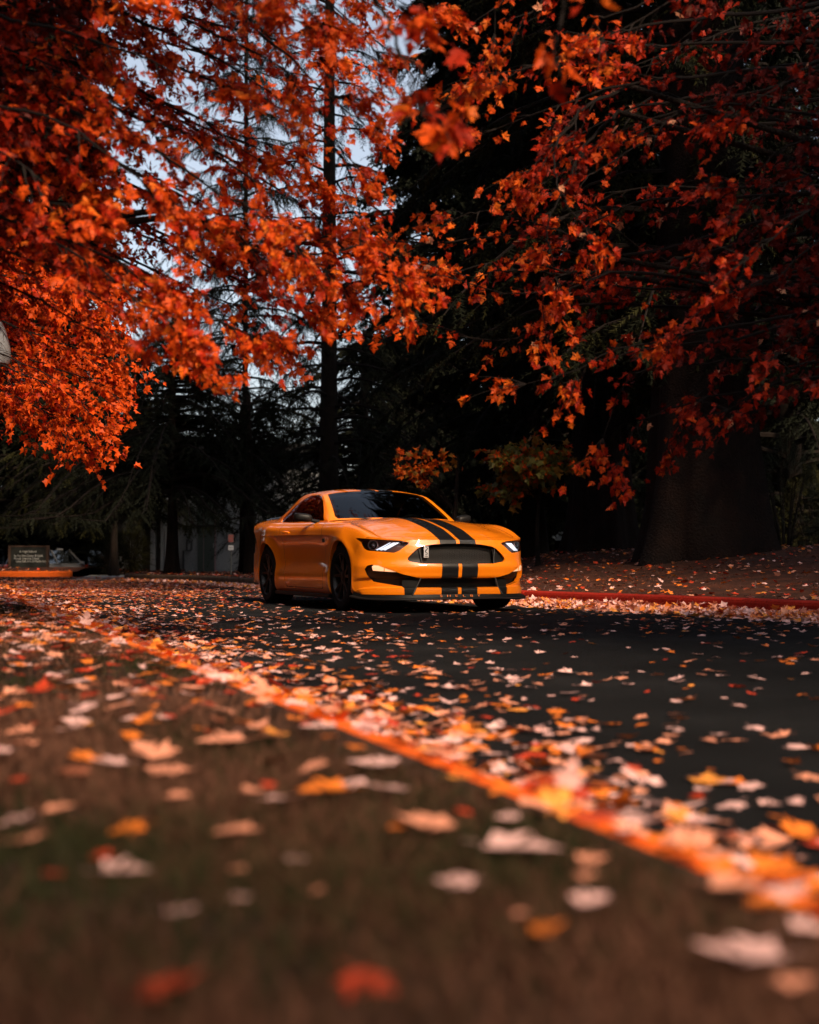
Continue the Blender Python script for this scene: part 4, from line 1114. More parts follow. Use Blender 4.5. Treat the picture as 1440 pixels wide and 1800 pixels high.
# --- maple on the far side, branches drooping in from the right
limC = [
 L3((1900, -60, 8.8), (1350, 20, 8.7), (1050, 60, 8.6), (860, 130, 8.5)),
 L3((1900, 40, 9.2), (1400, 120, 9.1), (1100, 150, 9.0), (850, 235, 8.9)),
 L3((1900, 120, 9.6), (1450, 180, 9.5), (1150, 200, 9.3), (930, 300, 9.1)),
 L3((1900, 200, 9.6), (1500, 220, 9.5), (1250, 190, 9.4), (1030, 250, 9.2)),
 L3((1900, 300, 9.8), (1450, 330, 9.7), (1200, 330, 9.6), (960, 440, 9.5)),
 L3((1900, 330, 10.), (1400, 380, 9.9), (1060, 450, 9.8), (900, 400, 9.7), (700, 425, 9.6)),
 L3((1060, 450, 9.8), (960, 420, 9.7), (870, 390, 9.65), (800, 385, 9.6)),
 L3((1900, 480, 10.2), (1400, 560, 10.1), (1080, 540, 10.), (900, 600, 9.9), (720, 565, 9.8)),
 L3((1900, 470, 10.), (1450, 500, 9.9), (1150, 520, 9.8), (1000, 500, 9.7), (960, 590, 9.6)),
 L3((1900, 520, 9.4), (1450, 560, 9.3), (1200, 600, 9.2), (1020, 640, 9.1), (925, 675, 9.0)),
 L3((1900, 600, 9.8), (1450, 640, 9.7), (1200, 670, 9.6), (1100, 700, 9.5), (1060, 770, 9.4)),
 L3((1900, 560, 10.4), (1500, 600, 10.3), (1300, 640, 10.2), (1200, 760, 10.1)),
 L3((1900, 400, 9.0), (1550, 440, 8.9), (1350, 500, 8.8), (1200, 580, 8.7)),
 L3((1900, 620, 9.2), (1600, 640, 9.1), (1400, 640, 9.0), (1280, 720, 8.9)),
 L3((1900, 360, 8.6), (1600, 380, 8.5), (1400, 420, 8.4), (1300, 510, 8.3)),
 L3((1900, 250, 8.8), (1600, 260, 8.7), (1450, 300, 8.6), (1290, 380, 8.5)),
 L3((1900, 80, 8.2), (1600, 100, 8.1), (1430, 120, 8.0), (1290, 200, 7.9)),
 L3((1900, -60, 9.8), (1500, 0, 9.7), (1300, 40, 9.6), (1120, 120, 9.5)),
 L3((1900, -120, 8.0), (1500, -80, 7.9), (1250, -20, 7.8), (1060, 60, 7.7)),
 L3((1250, -250, 8.6), (1100, -160, 8.5), (960, -40, 8.4), (870, 60, 8.3)),
 L3((1100, 150, 9.0), (1020, 230, 8.6), (1000, 320, 8.3), (1030, 400, 8.1)),
 L3((1900, 540, 8.6), (1600, 560, 8.5), (1480, 560, 8.4), (1370, 620, 8.3)),
 L3((1900, 440, 10.6), (1500, 460, 10.5), (1250, 470, 10.4), (1080, 400, 10.3)),
]
limC = thicken(limC, 1, np.array([.18, .6, .22]), 6)
maple("maple_tree", (8.6, 10.2, .5), limC, "dark red maple on the far side with thin drooping branches entering from the right", leaf=.057, seed=21, pal=pal_right, spacing=.16, dens=1.45, trunk=[(8.6, 10.2, .2), (8.5, 10.2, 2), (8.2, 10.1, 4), (8.2, 10.0, 7)], twl=(.15, .5))
# --- branches hanging close above the camera, their maple stands behind it
limD = [
 L3((560, -350, 4.3), (640, -100, 4.7), (700, 10, 4.8)),
 L3((640, -60, 4.7), (700, 60, 4.8), (770, 130, 4.8), (765, 200, 4.75)),
 L3((960, -400, 4.0), (960, -120, 4.3), (985, 40, 4.3), (990, 100, 4.3)),
]
rd = np.random.default_rng(4)
for k in range(14):     # the canopy over the viewer's head, seen only as shade
    a = rd.uniform(0, 6.28); R = rd.uniform(1.6, 4.4); x0, y0 = -3.4, -6.2
    limD.append([(x0 + .3 * math.cos(a), y0 + .3 * math.sin(a), 3.6 + rd.uniform(0, 2)), (x0 + R * .5 * math.cos(a), y0 + R * .5 * math.sin(a), 4.6 + rd.uniform(0, 2)), (x0 + R * math.cos(a), y0 + R * math.sin(a) * .9, 4.6 + rd.uniform(0, 2.4))])
for k in range(34):     # its high crown, above the frame, shades the upper left
    a = rd.uniform(0, 6.28); R = rd.uniform(.5, 2.6); x0, y0 = -.9, .2; z0 = rd.uniform(8.6, 12.2)
    if 0: limD.append([(-2.4, -2.6, z0 - 2.2), (x0 + R * .3 * math.cos(a), y0 + R * .3 * math.sin(a), z0 - .6), (x0 + R * math.cos(a), y0 + R * math.sin(a), z0)])
def pal_d(T, P, r):
    m = np.where(r.random(len(T)) < .55, 0, 2); m[r.random(len(T)) < .15] = 4 - 3 * (r.random() < .8); return m
def clearD(P): 
    px = 720 + F_PX * P[:, 0] / np.maximum(P[:, 1], .1); py = HOR - F_PX * (P[:, 2] - CAM_H) / np.maximum(P[:, 1], .1)
    return ~((P[:, 1] > .2) & (py > 0) & ~((px > 560) & (px < 1020) & (P[:, 1] > 3.4) & (py < 260)))
maple("maple_tree", (-3.0, -5.6, .2), limD, "maple whose big blurred orange leaves hang close above the middle of the view", leaf=.072, seed=31, pal=pal_d, spacing=.17, dens=1.0, start=.35, trunk=[(-3.0, -5.6, 0), (-3.0, -5.65, 1.8), (-3.0, -5.6, 3.6), (-2.9, -5.5, 6.5)], clear=clearD, twl=(.15, .42))
# --- unseen crowns added above and behind the frame to block sun and sky
L_TREES = [L_ORANGE, L_AMBER, L_RED, L_DEEP, L_PEACH]
def blocker_crown(name, base, blobs, label, n, leaf, seed, r0=.22):
    "a tall maple whose crown lies wholly above or behind the view; blobs = (centre, radii)"
    r = np.random.default_rng(seed); root = empty(name, base); tag(root, label, "maple tree"); P = []; mb = MB(); off = np.array(base)
    top = max(b[0][2] for b in blobs)
    tb = MB(); tb.tube([(0, 0, -.2), (.05, 0, 2), (0, .1, top * .6 - base[2]), (.1, .1, top - base[2])], [r0 * 1.4, r0, r0 * .7, r0 * .3], 14); tb.build("trunk", M_BARK, root, True, 60)
    tot = sum(b[1][0] * b[1][1] for b in blobs)
    for c, R in blobs:
        c = np.array(c, float); R = np.array(R, float); m = int(n * R[0] * R[1] / tot)
        cl = c + r.normal(0, .45, (max(6, m // 60), 3)) * R
        i = r.integers(0, len(cl), m); P.append(cl[i] + r.normal(0, .42, (m, 3)))
        for q in cl[:24]:
            a_ = np.array([base[0], base[1], max(base[2] + 1.5, min(c[2] * .6, top * .7))]); mid = (a_ + q) / 2 + [0, 0, .4]
            p_, L = path([a_, mid, q], 8); mb.tube([tuple(v - off) for v in p_], list(np.linspace(.03 + .006 * L, .008, 8)), 5, cap=False)
    P = np.vstack(P); N = len(P); D = r.normal(0, 1, (N, 3)) + [0, 0, -.6]
    V, F, M = place(TLO, P - off, basis(D, r.normal(0, .6, (N, 3)) + [0, 0, 1]), leaf * r.uniform(.7, 1.2, N), r.choice([0, 1, 2, 3], N, p=[.3, .1, .35, .25]))
    mb.build("branches", M_TWIG, root); mesh_obj("crown", V, F, L_TREES, root, False, M)
blocker_crown("maple_tree", (-3.4, -7.5, .2), [((2.4, -6.2, 5.0), (2.6, 1.7, .9)), ((-.6, -6.3, 5.2), (2.2, 1.7, 1.0)), ((1.2, .2, 10.6), (2.0, 1.9, .8))], "maple behind the viewer shading the foreground turf", 7000, .14, 61)
blocker_crown("maple_tree", (-5.2, -1.5, .2), [((1.2, .2, 10.7), (2.2, 1.9, .75))], "tall maple beside the viewer whose high crown shades the upper left leaves", 9000, .16, 66)
blocker_crown("maple_tree", (10.6, .6, .4), [((7.1, .0, 10.6), (.9, 1.5, 1.1))], "tall maple beyond the right edge shading the dark red one", 4500, .16, 67)
blocker_crown("maple_tree", (9.8, 17.0, .6), [((4.5, 12.0, 15.5), (4.0, 4.0, 1.4)), ((3.5, 20.0, 16.5), (4.5, 4.5, 1.4))], "tall maple on the mound arching over the road above the view", 22000, .19, 62, .3)
blocker_crown("maple_tree", (-8.8, 21.0, .2), [((-4.5, 11.5, 15.5), (4.0, 4.2, 1.4)), ((-5.0, 20.5, 16.5), (4.5, 4.5, 1.4)), ((-8.5, 28.0, 17.0), (4.0, 3.0, 1.4))], "tall maple on the verge arching over the road above the view", 30000, .19, 63, .3)
blocker_crown("maple_tree", (-12.0, 26.0, .2), [((-11.8, 25.0, 4.6), (2.6, 4.6, 2.4)), ((-12.5, 18.0, 5.0), (2.2, 3.4, 2.6))], "full red maple beyond the left edge past the two orange ones", 15000, .2, 64, .2)
blocker_crown("maple_tree", (-15.5, 34.0, .2), [((-13.6, 33.0, 7.0), (2.6, 3.6, 4.0)), ((-20.0, 44.0, 10.0), (4.5, 4.0, 5.0))], "tall maple beyond the left edge at the junction", 16000, .32, 65, .25)
# --- small yellow-green tree at the drive
limE = []
for k in range(16):
    x1 = 870 + 170 * rb_.random(); y1 = 790 + 80 * rb_.random() if k < 12 else 800 + 40 * rb_.random()
    limE.append(L3((946, 880, 24.5), ((946 + x1) / 2, min(y1, 860) - 10, 24.5 + rb_.uniform(-.6, .6)), (x1, y1, 24.5 + rb_.uniform(-.8, .8))))
L_OLIVE = leaf_mat("olive_yellow_leaf", (.28, .13, .010)); L_OLD = leaf_mat("dull_green_leaf", (.12, .11, .018))
maple("young_tree", tuple(at(946, 990, 24.5)), limE, "young tree with thin bare stem and yellow green leaves right of the car", leaf=.14, seed=41, pal=lambda T, P, r: r.choice([0, 1, 2], len(T), p=[.35, .5, .15]), mats=[L_OLIVE, L_OLD, L_ORANGE], tpl=TLO, spacing=.14, r0=.045,
      trunk=L3((946, 1000, 24.5), (944, 930, 24.5), (947, 880, 24.5), (950, 830, 24.5)), twl=(.2, .5), cat="young tree", dens=1.2)
limF = [L3((800, 900, 24.5), (760 - 5 * k, 850 - 3 * k, 24.4), (705 + 22 * (k % 4), 808 + 14 * (k // 4), 24.3)) for k in range(8)]
maple("young_tree", tuple(at(800, 985, 24.5)), limF, "small tree with a bright orange spray of leaves just above the car's roof", leaf=.11, seed=43, pal=lambda T, P, r: r.choice([0, 1, 2], len(T), p=[.5, .25, .25]), mats=[L_AMBER, L_OLIVE, L_ORANGE], tpl=TLO, spacing=.2, r0=.05, start=.5,
      trunk=L3((800, 1000, 24.5), (798, 930, 24.5), (802, 880, 24.5), (805, 800, 24.5)), twl=(.15, .35), cat="young tree", dens=.9)

# --- conifers
GZ0 = -.7
def B3(px, Y, z=0.0): return ((px - 720) / F_PX * Y, Y, z)
conifer("cedar_tree", B3(578, 38), 23, 4.6, 3.0, "tall thin cedar behind the car, its trunk and bare boughs against the sky", nb=120, tw=.66, per=48, seed=2, r0=.26, prof=.6, droop=.45, gap=.1, tpl=T_FINE, mats=(0, 1))
conifer("cedar_tree", B3(430, 48, -.1), 25, 4.0, 4.0, "thin cedar standing left of the tall cedar trunk and farther back", nb=170, tw=.75, per=56, seed=5, r0=.10, prof=.6, droop=.4, gap=.1, tpl=T_FINE + T_MASS[:2], mats=(0,))
conifer("cedar_tree", B3(925, 31, .2), 30, 4.1, 1.6, "dense black green cedar towering right behind the car", nb=270, tw=.66, per=62, seed=3, r0=.4, prof=.55, droop=.45, tpl=T_MASS, mats=(0, 0, 1))
conifer("cedar_tree", B3(303, 36), 6.8, 5.6, 2.1, "low spreading cedar with long drooping grey green boughs left of the car", nb=150, tw=.55, per=60, seed=4, r0=.11, prof=.75, droop=.45, tpl=T_FINE + T_MASS[:1], mats=(0, 1, 1), keep=lambda W: W[:, 2] > 1.28 + .22 * np.sin(W[:, 0] * 2.1))
conifer("cedar_tree", B3(640, 41), 7.2, 5.4, 1.4, "drooping cedar directly behind the car's roof at the foot of the sky gap", nb=130, tw=.6, per=50, seed=6, r0=.3, prof=.8, droop=.45, tpl=T_FINE + T_MASS[:1], mats=(0, 1))
conifer("cedar_tree", B3(196, 47, -.1), 8.4, 6.5, 2.2, "broad dark cedar above the school sign", nb=130, tw=.7, per=44, seed=7, r0=.13, prof=.7, droop=.4, tpl=T_MASS, mats=(0, 2), keep=lambda W: W[:, 2] > 1.05 + .2 * np.sin(W[:, 0] * 1.7))
conifer("cedar_tree", B3(-40, 52, -.3), 24, 7.5, 2.0, "tall dark conifer at the far left edge behind the maples", nb=130, tw=.9, per=34, seed=8, r0=.4, prof=.7, droop=.3, tpl=T_BIG, mats=(0,))
conifer("redwood_tree", B3(1238, 21.5, .35), 25, 4.9, 3.2, "giant redwood with a broad flared trunk on the mound at the right", nb=200, tw=.7, per=50, seed=9, r0=.84, prof=.5, droop=.35, tpl=T_MASS, mats=(0, 0, 2), trunk_m=M_SEQ, flare=.17, groove=.10, cat="redwood")
conifer("redwood_tree", B3(1058, 27, .2), 24, 4.4, 3.6, "second redwood, narrower flared trunk between the carport and the giant one", nb=170, tw=.7, per=44, seed=10, r0=.55, prof=.5, droop=.25, tpl=T_MASS, mats=(0,), trunk_m=M_SEQ, flare=.30, groove=.05, cat="redwood")
conifer("cedar_tree", B3(1390, 33, .1), 20, 6.0, .8, "dark green conifer at the right edge behind the giant redwood", nb=150, tw=.75, per=42, seed=11, r0=.3, prof=.6, droop=.35, tpl=T_MASS, mats=(0, 1))
conifer("cedar_tree", B3(745, 52, -.5), 18, 7.0, 1.6, "dark cedar far behind the car, between the trunks", nb=130, tw=.9, per=34, seed=12, r0=.3, prof=.6, droop=.3, tpl=T_BIG, mats=(0,))
conifer("cedar_tree", B3(1150, 48, -.5), 18, 8.0, 3.0, "dark cedar far behind the redwoods", nb=120, tw=.9, per=34, seed=13, r0=.3, prof=.6, droop=.3, tpl=T_BIG, mats=(0,))
for px_b, Yb_, h_b, r_b, lab_ in ((835, 62, 34, 6.0, "tall black conifer in the back row above the car's roof"), (960, 66, 34, 8.0, "tall black conifer in the back row right of the car"), (1190, 60, 32, 8.0, "tall black conifer in the back row between the two redwoods"), (1420, 58, 32, 8.0, "tall black conifer in the back row at the right edge"), (70, 62, 32, 5.0, "tall black conifer in the back row behind the second maple")):
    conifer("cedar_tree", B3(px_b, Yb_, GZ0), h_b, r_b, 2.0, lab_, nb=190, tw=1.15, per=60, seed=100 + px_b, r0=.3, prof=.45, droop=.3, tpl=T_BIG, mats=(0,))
# bushes between the redwood and the right edge
def bush(px, Y, w, h, label, mi, seed, z=.1):
    r = np.random.default_rng(seed); b = B3(px, Y, z); root = empty("bush", b); tag(root, label, "bush")
    n = 900; u = r.normal(0, 1, (n, 3)); u /= np.linalg.norm(u, axis=1, keepdims=True); R = r.uniform(.55, 1, n) ** .5 * (1 + .25 * np.sin(u[:, 0] * 7 + seed) * np.cos(u[:, 2] * 6))
    P = u * R[:, None] * [w, w * .8, h / 2] + [0, 0, h / 2]
    V, F, M = place(T_FINE, P, basis(u + r.normal(0, .4, (n, 3)) + [0, 0, .3], r.normal(0, 1, (n, 3))), r.uniform(.18, .38, n), np.full(n, mi))
    mb = MB()
    for k in range(9): a = k * .7; mb.tube([(0, 0, -.2), (.3 * w * math.cos(a), .3 * w * math.sin(a), h * .4), (.7 * w * math.cos(a), .7 * w * math.sin(a), h * .75)], [.03, .02, .008], 5)
    mb.build("branches", M_TWIG, root); mesh_obj("foliage", V, F, M_NEED, root, False, M)
bush(1380, 27, .55, 2.6, "tall grey green bush just right of the giant redwood trunk", 1, 1)
bush(1432, 30, .7, 2.2, "rounded green bush at the right edge beside the taller bush", 2, 2)
bush(190, 45, .6, 1.1, "low leafy shrub in front of the pale building, left of its columns", 0, 3)
bush(232, 45.5, .45, 1.3, "small dark shrub against the pale building wall", 2, 4)

# unseen cedars added outside the frame to block sun, sky light and reflections
SH_ = [((14.2, 4.5, .4), 27, 5.4, 2.5), ((18.5, -3.0, .4), 29, 6.6, 4.0), ((-19.5, 36.5, .2), 19, 5.2, .6), ((-17.5, 30.0, .2), 16, 4.5, .6), ((-23.0, 42.0, -.2), 20, 6.0, .6), ((15.0, -12, .4), 24, 6.5, 4.5), ((-11.0, -9.0, .2), 21, 5.5, 3.5), ((-10.8, 12.0, .2), 17, 4.6, .8), ((-12.8, 20.5, .2), 18, 5.0, .8), ((-15.5, 29.0, .2), 18, 5.0, .8), ((13.0, 13.0, .4), 20, 4.6, 3.0), ((-9.5, 4.0, .2), 17, 4.4, 2.5)]
SL_ = ["dark avenue cedar beyond the right edge, beside the red maple", "big avenue cedar behind the viewer on the right", "tall cedar beyond the left edge at the end of the verge", "cedar beyond the left edge before the junction", "cedar beyond the left edge past the orange island kerb", "farthest avenue cedar behind the viewer on the right", "avenue cedar behind the viewer on the left", "avenue cedar left of the view beside the grey lamp", "second avenue cedar left of the view", "third and farthest avenue cedar left of the view", "avenue cedar beyond the right edge, behind the redwood mound", "nearest avenue cedar on the left"]
for i, (b_, h_, r_, z_) in enumerate(SH_):
    conifer("cedar_tree", b_, h_, r_, z_, SL_[i], nb=150, tw=1.0, per=52 if b_[0] < -9 else 34, seed=50 + i, r0=.35, prof=.5, droop=.3, tpl=T_BIG, mats=(0,))
# unseen wood added around the viewer to block sky light
r = np.random.default_rng(78); n = 8500; az = r.uniform(math.radians(110), math.radians(430), n); R = r.uniform(34, 46, n)
P = np.stack([R * np.cos(az), R * np.sin(az), -.5 + 17 * r.random(n) ** .8], 1); P = P[abs(P[:, 0]) > .34 * P[:, 1] + 4]; n = len(P)
V, F, M = place(T_BIG, P, basis(r.normal(0, 1, (n, 3)), r.normal(0, 1, (n, 3))), r.uniform(1.6, 3.2, n), np.full(n, 0))
tag(mesh_obj("wood_behind", V, F, M_NEED, None, False, M), kind="stuff", label="dark wood around and behind the viewer", cat="wood")
# far wood closing the horizon
r = np.random.default_rng(77); n = 8200
px_ = r.uniform(-1500, 1950, n); Yf = r.uniform(85, 120, n); top = 5.5 + 2.5 * np.sin(px_ / 90) + 1.5 * np.sin(px_ / 37 + 1)
zf = r.uniform(-.8, 1, n); P = np.stack([(px_ - 720) / F_PX * Yf, Yf, -.8 + (zf + .8) / 1.8 * (top + .8)], 1)
k_ = ~((px_ > 96) & (px_ < 146) & (P[:, 2] > .4)); P = P[k_]; n = len(P)
V, F, M = place(T_BIG, P, basis(r.normal(0, 1, (n, 3)), r.normal(0, 1, (n, 3))), r.uniform(1.5, 2.8, n), np.full(n, 0))
tag(mesh_obj("far_wood", V, F, M_NEED, None, False, M), kind="stuff", label="dark far-off wood closing the view behind the car park", cat="wood")

# ================================================================== FALLEN LEAVES AND TURF
def proj(P):
    p = math.atan((HOR - 900) / F_PX); dz = P[:, 2] - CAM_H; d = P[:, 1] * math.cos(p) + dz * math.sin(p); v = -P[:, 1] * math.sin(p) + dz * math.cos(p)
    d = np.maximum(d, .05); return 720 + F_PX * P[:, 0] / d, 900 - F_PX * v / d, d
def surf_z(P):
    "ground height under points: road, verge or mound"
    dn, df = dist_near(P), dist_far(P); z = np.zeros(len(P))
    v = dn > 0; z[v] = np.where(dn[v] < .152, .13, verge_h(dn[v] - .15, P[v, 0], P[v, 1]))
    m = df > 0; z[m] = np.where(df[m] < .152, .155, mound_h(P[m], df[m] - .15))
    return z, dn, df
PTS = []; 
def add(P, z, sc, tilt, probs, zone):
    N = len(P); PTS.append((np.column_stack([P, z]), lying(N, tilt), sc, rng.choice(6, N, p=probs), np.full(N, zone)))
def along(Q, N_, y0, y1, d0, d1, per_m2):
    k = (Q[:, 1] >= y0) & (Q[:, 1] <= y1); Q, N_ = Q[k], N_[k]; n = int(len(Q) * .25 * abs(d1 - d0) * per_m2)
    i = rng.integers(0, len(Q) - 1, n); t = rng.random((n, 1)); s = rng.uniform(d0, d1, (n, 1))
    return Q[i] * (1 - t) + Q[i + 1] * t + (N_[i] * (1 - t) + N_[i + 1] * t) * s, s[:, 0]
# zone 0 verge, 1 near gutter, 2 road, 3 far gutter, 4 mound, 5 far road
n = 170000; Y = rng.uniform(1.0, 22, n); X = (rng.uniform(-700, 1800, n) - 720) / F_PX * Y * 1.06
wgt = Y / 22; k = rng.random(n) < wgt; P = np.column_stack([X[k], Y[k]])      # uniform over the ground
z, dn, df = surf_z(P)
dens = np.where(P[:, 1] < 2.4, .15, .17 + 1.3 * smooth((P[:, 1] - 2.4) / 2.8)) * np.exp(-np.clip(dn, 0, 9) / 3.5)
dens *= .55 + .55 * noise2(P[:, 0], P[:, 1], 1.6, 4)
k = (dn > .17) & (P[:, 1] > 1.9) & (rng.random(len(P)) < dens * .53); A_ = P[k]
add(A_, z[k] + rng.uniform(.014, .032, k.sum()), rng.uniform(.03, .08, k.sum()), .15, [.24, .27, .15, .02, .24, .08], 0)
A_, s = along(NQ, NN, .4, 31, -.75, .17, 460)
k = rng.random(len(A_)) < np.where(s > .12, .3, 1) * np.where(s > 0, .30, 1.3 * np.exp(-np.clip(-s - .14, 0, 1) / .24)) * (.78 + .5 * noise2(A_[:, 0], A_[:, 1], 1.8, 8)); A_, s = A_[k], s[k]
add(A_, np.where(s > 0, .137, .004) + rng.uniform(0, .07, len(s)) * np.where(s > 0, .3, np.clip(1 + s * 3, .08, 1)), rng.uniform(.04, .085, len(s)), .30, [.20, .27, .36, .09, .07, .01], 1)
def wedge(n, y0, y1):
    Y = rng.uniform(y0, y1, n); X = (rng.uniform(-500, 2100, n) - 720) / F_PX * Y * 1.06; k = rng.random(n) < Y / y1
    return np.column_stack([X[k], Y[k]]), np.full(k.sum(), k.sum() / (.5 * (y1 ** 2 - y0 ** 2) * 2600 / F_PX * 1.06))
w1, w2 = wedge(150000, 1.6, 14), wedge(400000, 14, 41); P = np.vstack([w1[0], w2[0]]); base = np.concatenate([w1[1], w2[1]])
z, dn, df = surf_z(P); inroad = (dn < -.03) & (df < -.03)
dr = 46 + 75 * np.exp(-np.clip(-dn - .3, 0, 9) / .38) + 55 * np.exp(-np.clip(-dn, 0, 9) / 1.3) + 95 * smooth((P[:, 1] - 17) / 6) * (1 - smooth((P[:, 1] - 29) / 5)) + 60 * np.exp(-np.clip(-df - .1, 0, 9) / .35)
dr *= np.clip(.55 + .85 * noise2(P[:, 0], P[:, 1], 1.1, 6), .15, 2)
k = inroad & (rng.random(len(P)) < dr / base)
# nothing lies under or inside the tyres' footprint
def car_local(P):
    c, s = math.cos(CAR_YAW), math.sin(CAR_YAW); d = P - np.array(CAR_POS); return d[:, 0] * c + d[:, 1] * s, -d[:, 0] * s + d[:, 1] * c
u, v = car_local(P); k &= ~((u > -3.9) & (u < .7) & (abs(v) < .96) & (rng.random(len(P)) < .75)); k &= ~((np.minimum(abs(u), abs(u + 2.72)) < .22) & (abs(abs(v) - .8) < .17))
A_ = P[k]; fr = A_[:, 1] > 16
for q_, pr_, tl_ in ((~fr, [.33, .29, .23, .04, .08, .03], .12), (fr, [.12, .20, .30, .03, .27, .08], .05)):
    m_ = q_.sum(); add(A_[q_], np.full(m_, .006) + rng.uniform(0, .006, m_), rng.uniform(.026, .075, m_), tl_, pr_, 2)
A_, s = along(FQ, FN, 8, 36, -.75, -.015, 900)
k = rng.random(len(A_)) < 1.3 * np.exp(-np.clip(-s - .25, 0, 1) / .20) * (1 - .75 * smooth((A_[:, 1] - 22) / 4)); A_, s = A_[k], s[k]
u, v = car_local(A_); kk = ~((u > -3.9) & (u < .9) & (abs(v) < .96)); A_, s = A_[kk], s[kk]
add(A_, .006 + rng.uniform(0, .08, len(s)) * (1 - .8 * smooth((A_[:, 1] - 22) / 4)) * np.clip(1 + s * 2.4, 0, 1), rng.uniform(.045, .09, len(s)), .5, [.38, .34, .10, .17, .01, .0], 3)
n = 16000; i = rng.integers(0, len(FQ), n); s = rng.uniform(.05, 9, n); A_ = FQ[i] + FN[i] * s[:, None] + rng.uniform(-.12, .12, (n, 2)); z, dn, df = surf_z(A_)
px, py, d = proj(np.column_stack([A_, z])); k = (df > .04) & (px > -80) & (px < 1520) & (A_[:, 1] > 7) & (rng.random(n) < .55 * np.exp(-s / 9) + .25)
add(A_[k], z[k] + .01, rng.uniform(.035, .085, k.sum()), .28, [.14, .20, .16, .02, .28, .20], 4)
n = 1800; X = rng.uniform(-21, -10.1, n); A_ = np.column_stack([X, 41.75 + rng.uniform(0, 3, n)]); add(A_, .17 + .05 * smooth((A_[:, 1] - 41.7) / 2), rng.uniform(.05, .1, n), .3, [.1, .2, .3, .02, .28, .10], 4)

n = 900; A_ = np.column_stack([rng.uniform(-12, -8.4, n), rng.uniform(46.9, 49.5, n)]); add(A_, bed_h(A_[:, 0], A_[:, 1]) + .01, rng.uniform(.05, .1, n), .25, [.12, .2, .2, .02, .32, .14], 4)
POS = np.vstack([p[0] for p in PTS]); BAS = np.vstack([p[1] for p in PTS]); SCL = np.concatenate([p[2] for p in PTS]); MI = np.concatenate([p[3] for p in PTS]); ZN = np.concatenate([p[4] for p in PTS])
px, py, d = proj(POS); vis = (px > -15) & (px < 1455) & (py > 0) & (py < 1815)
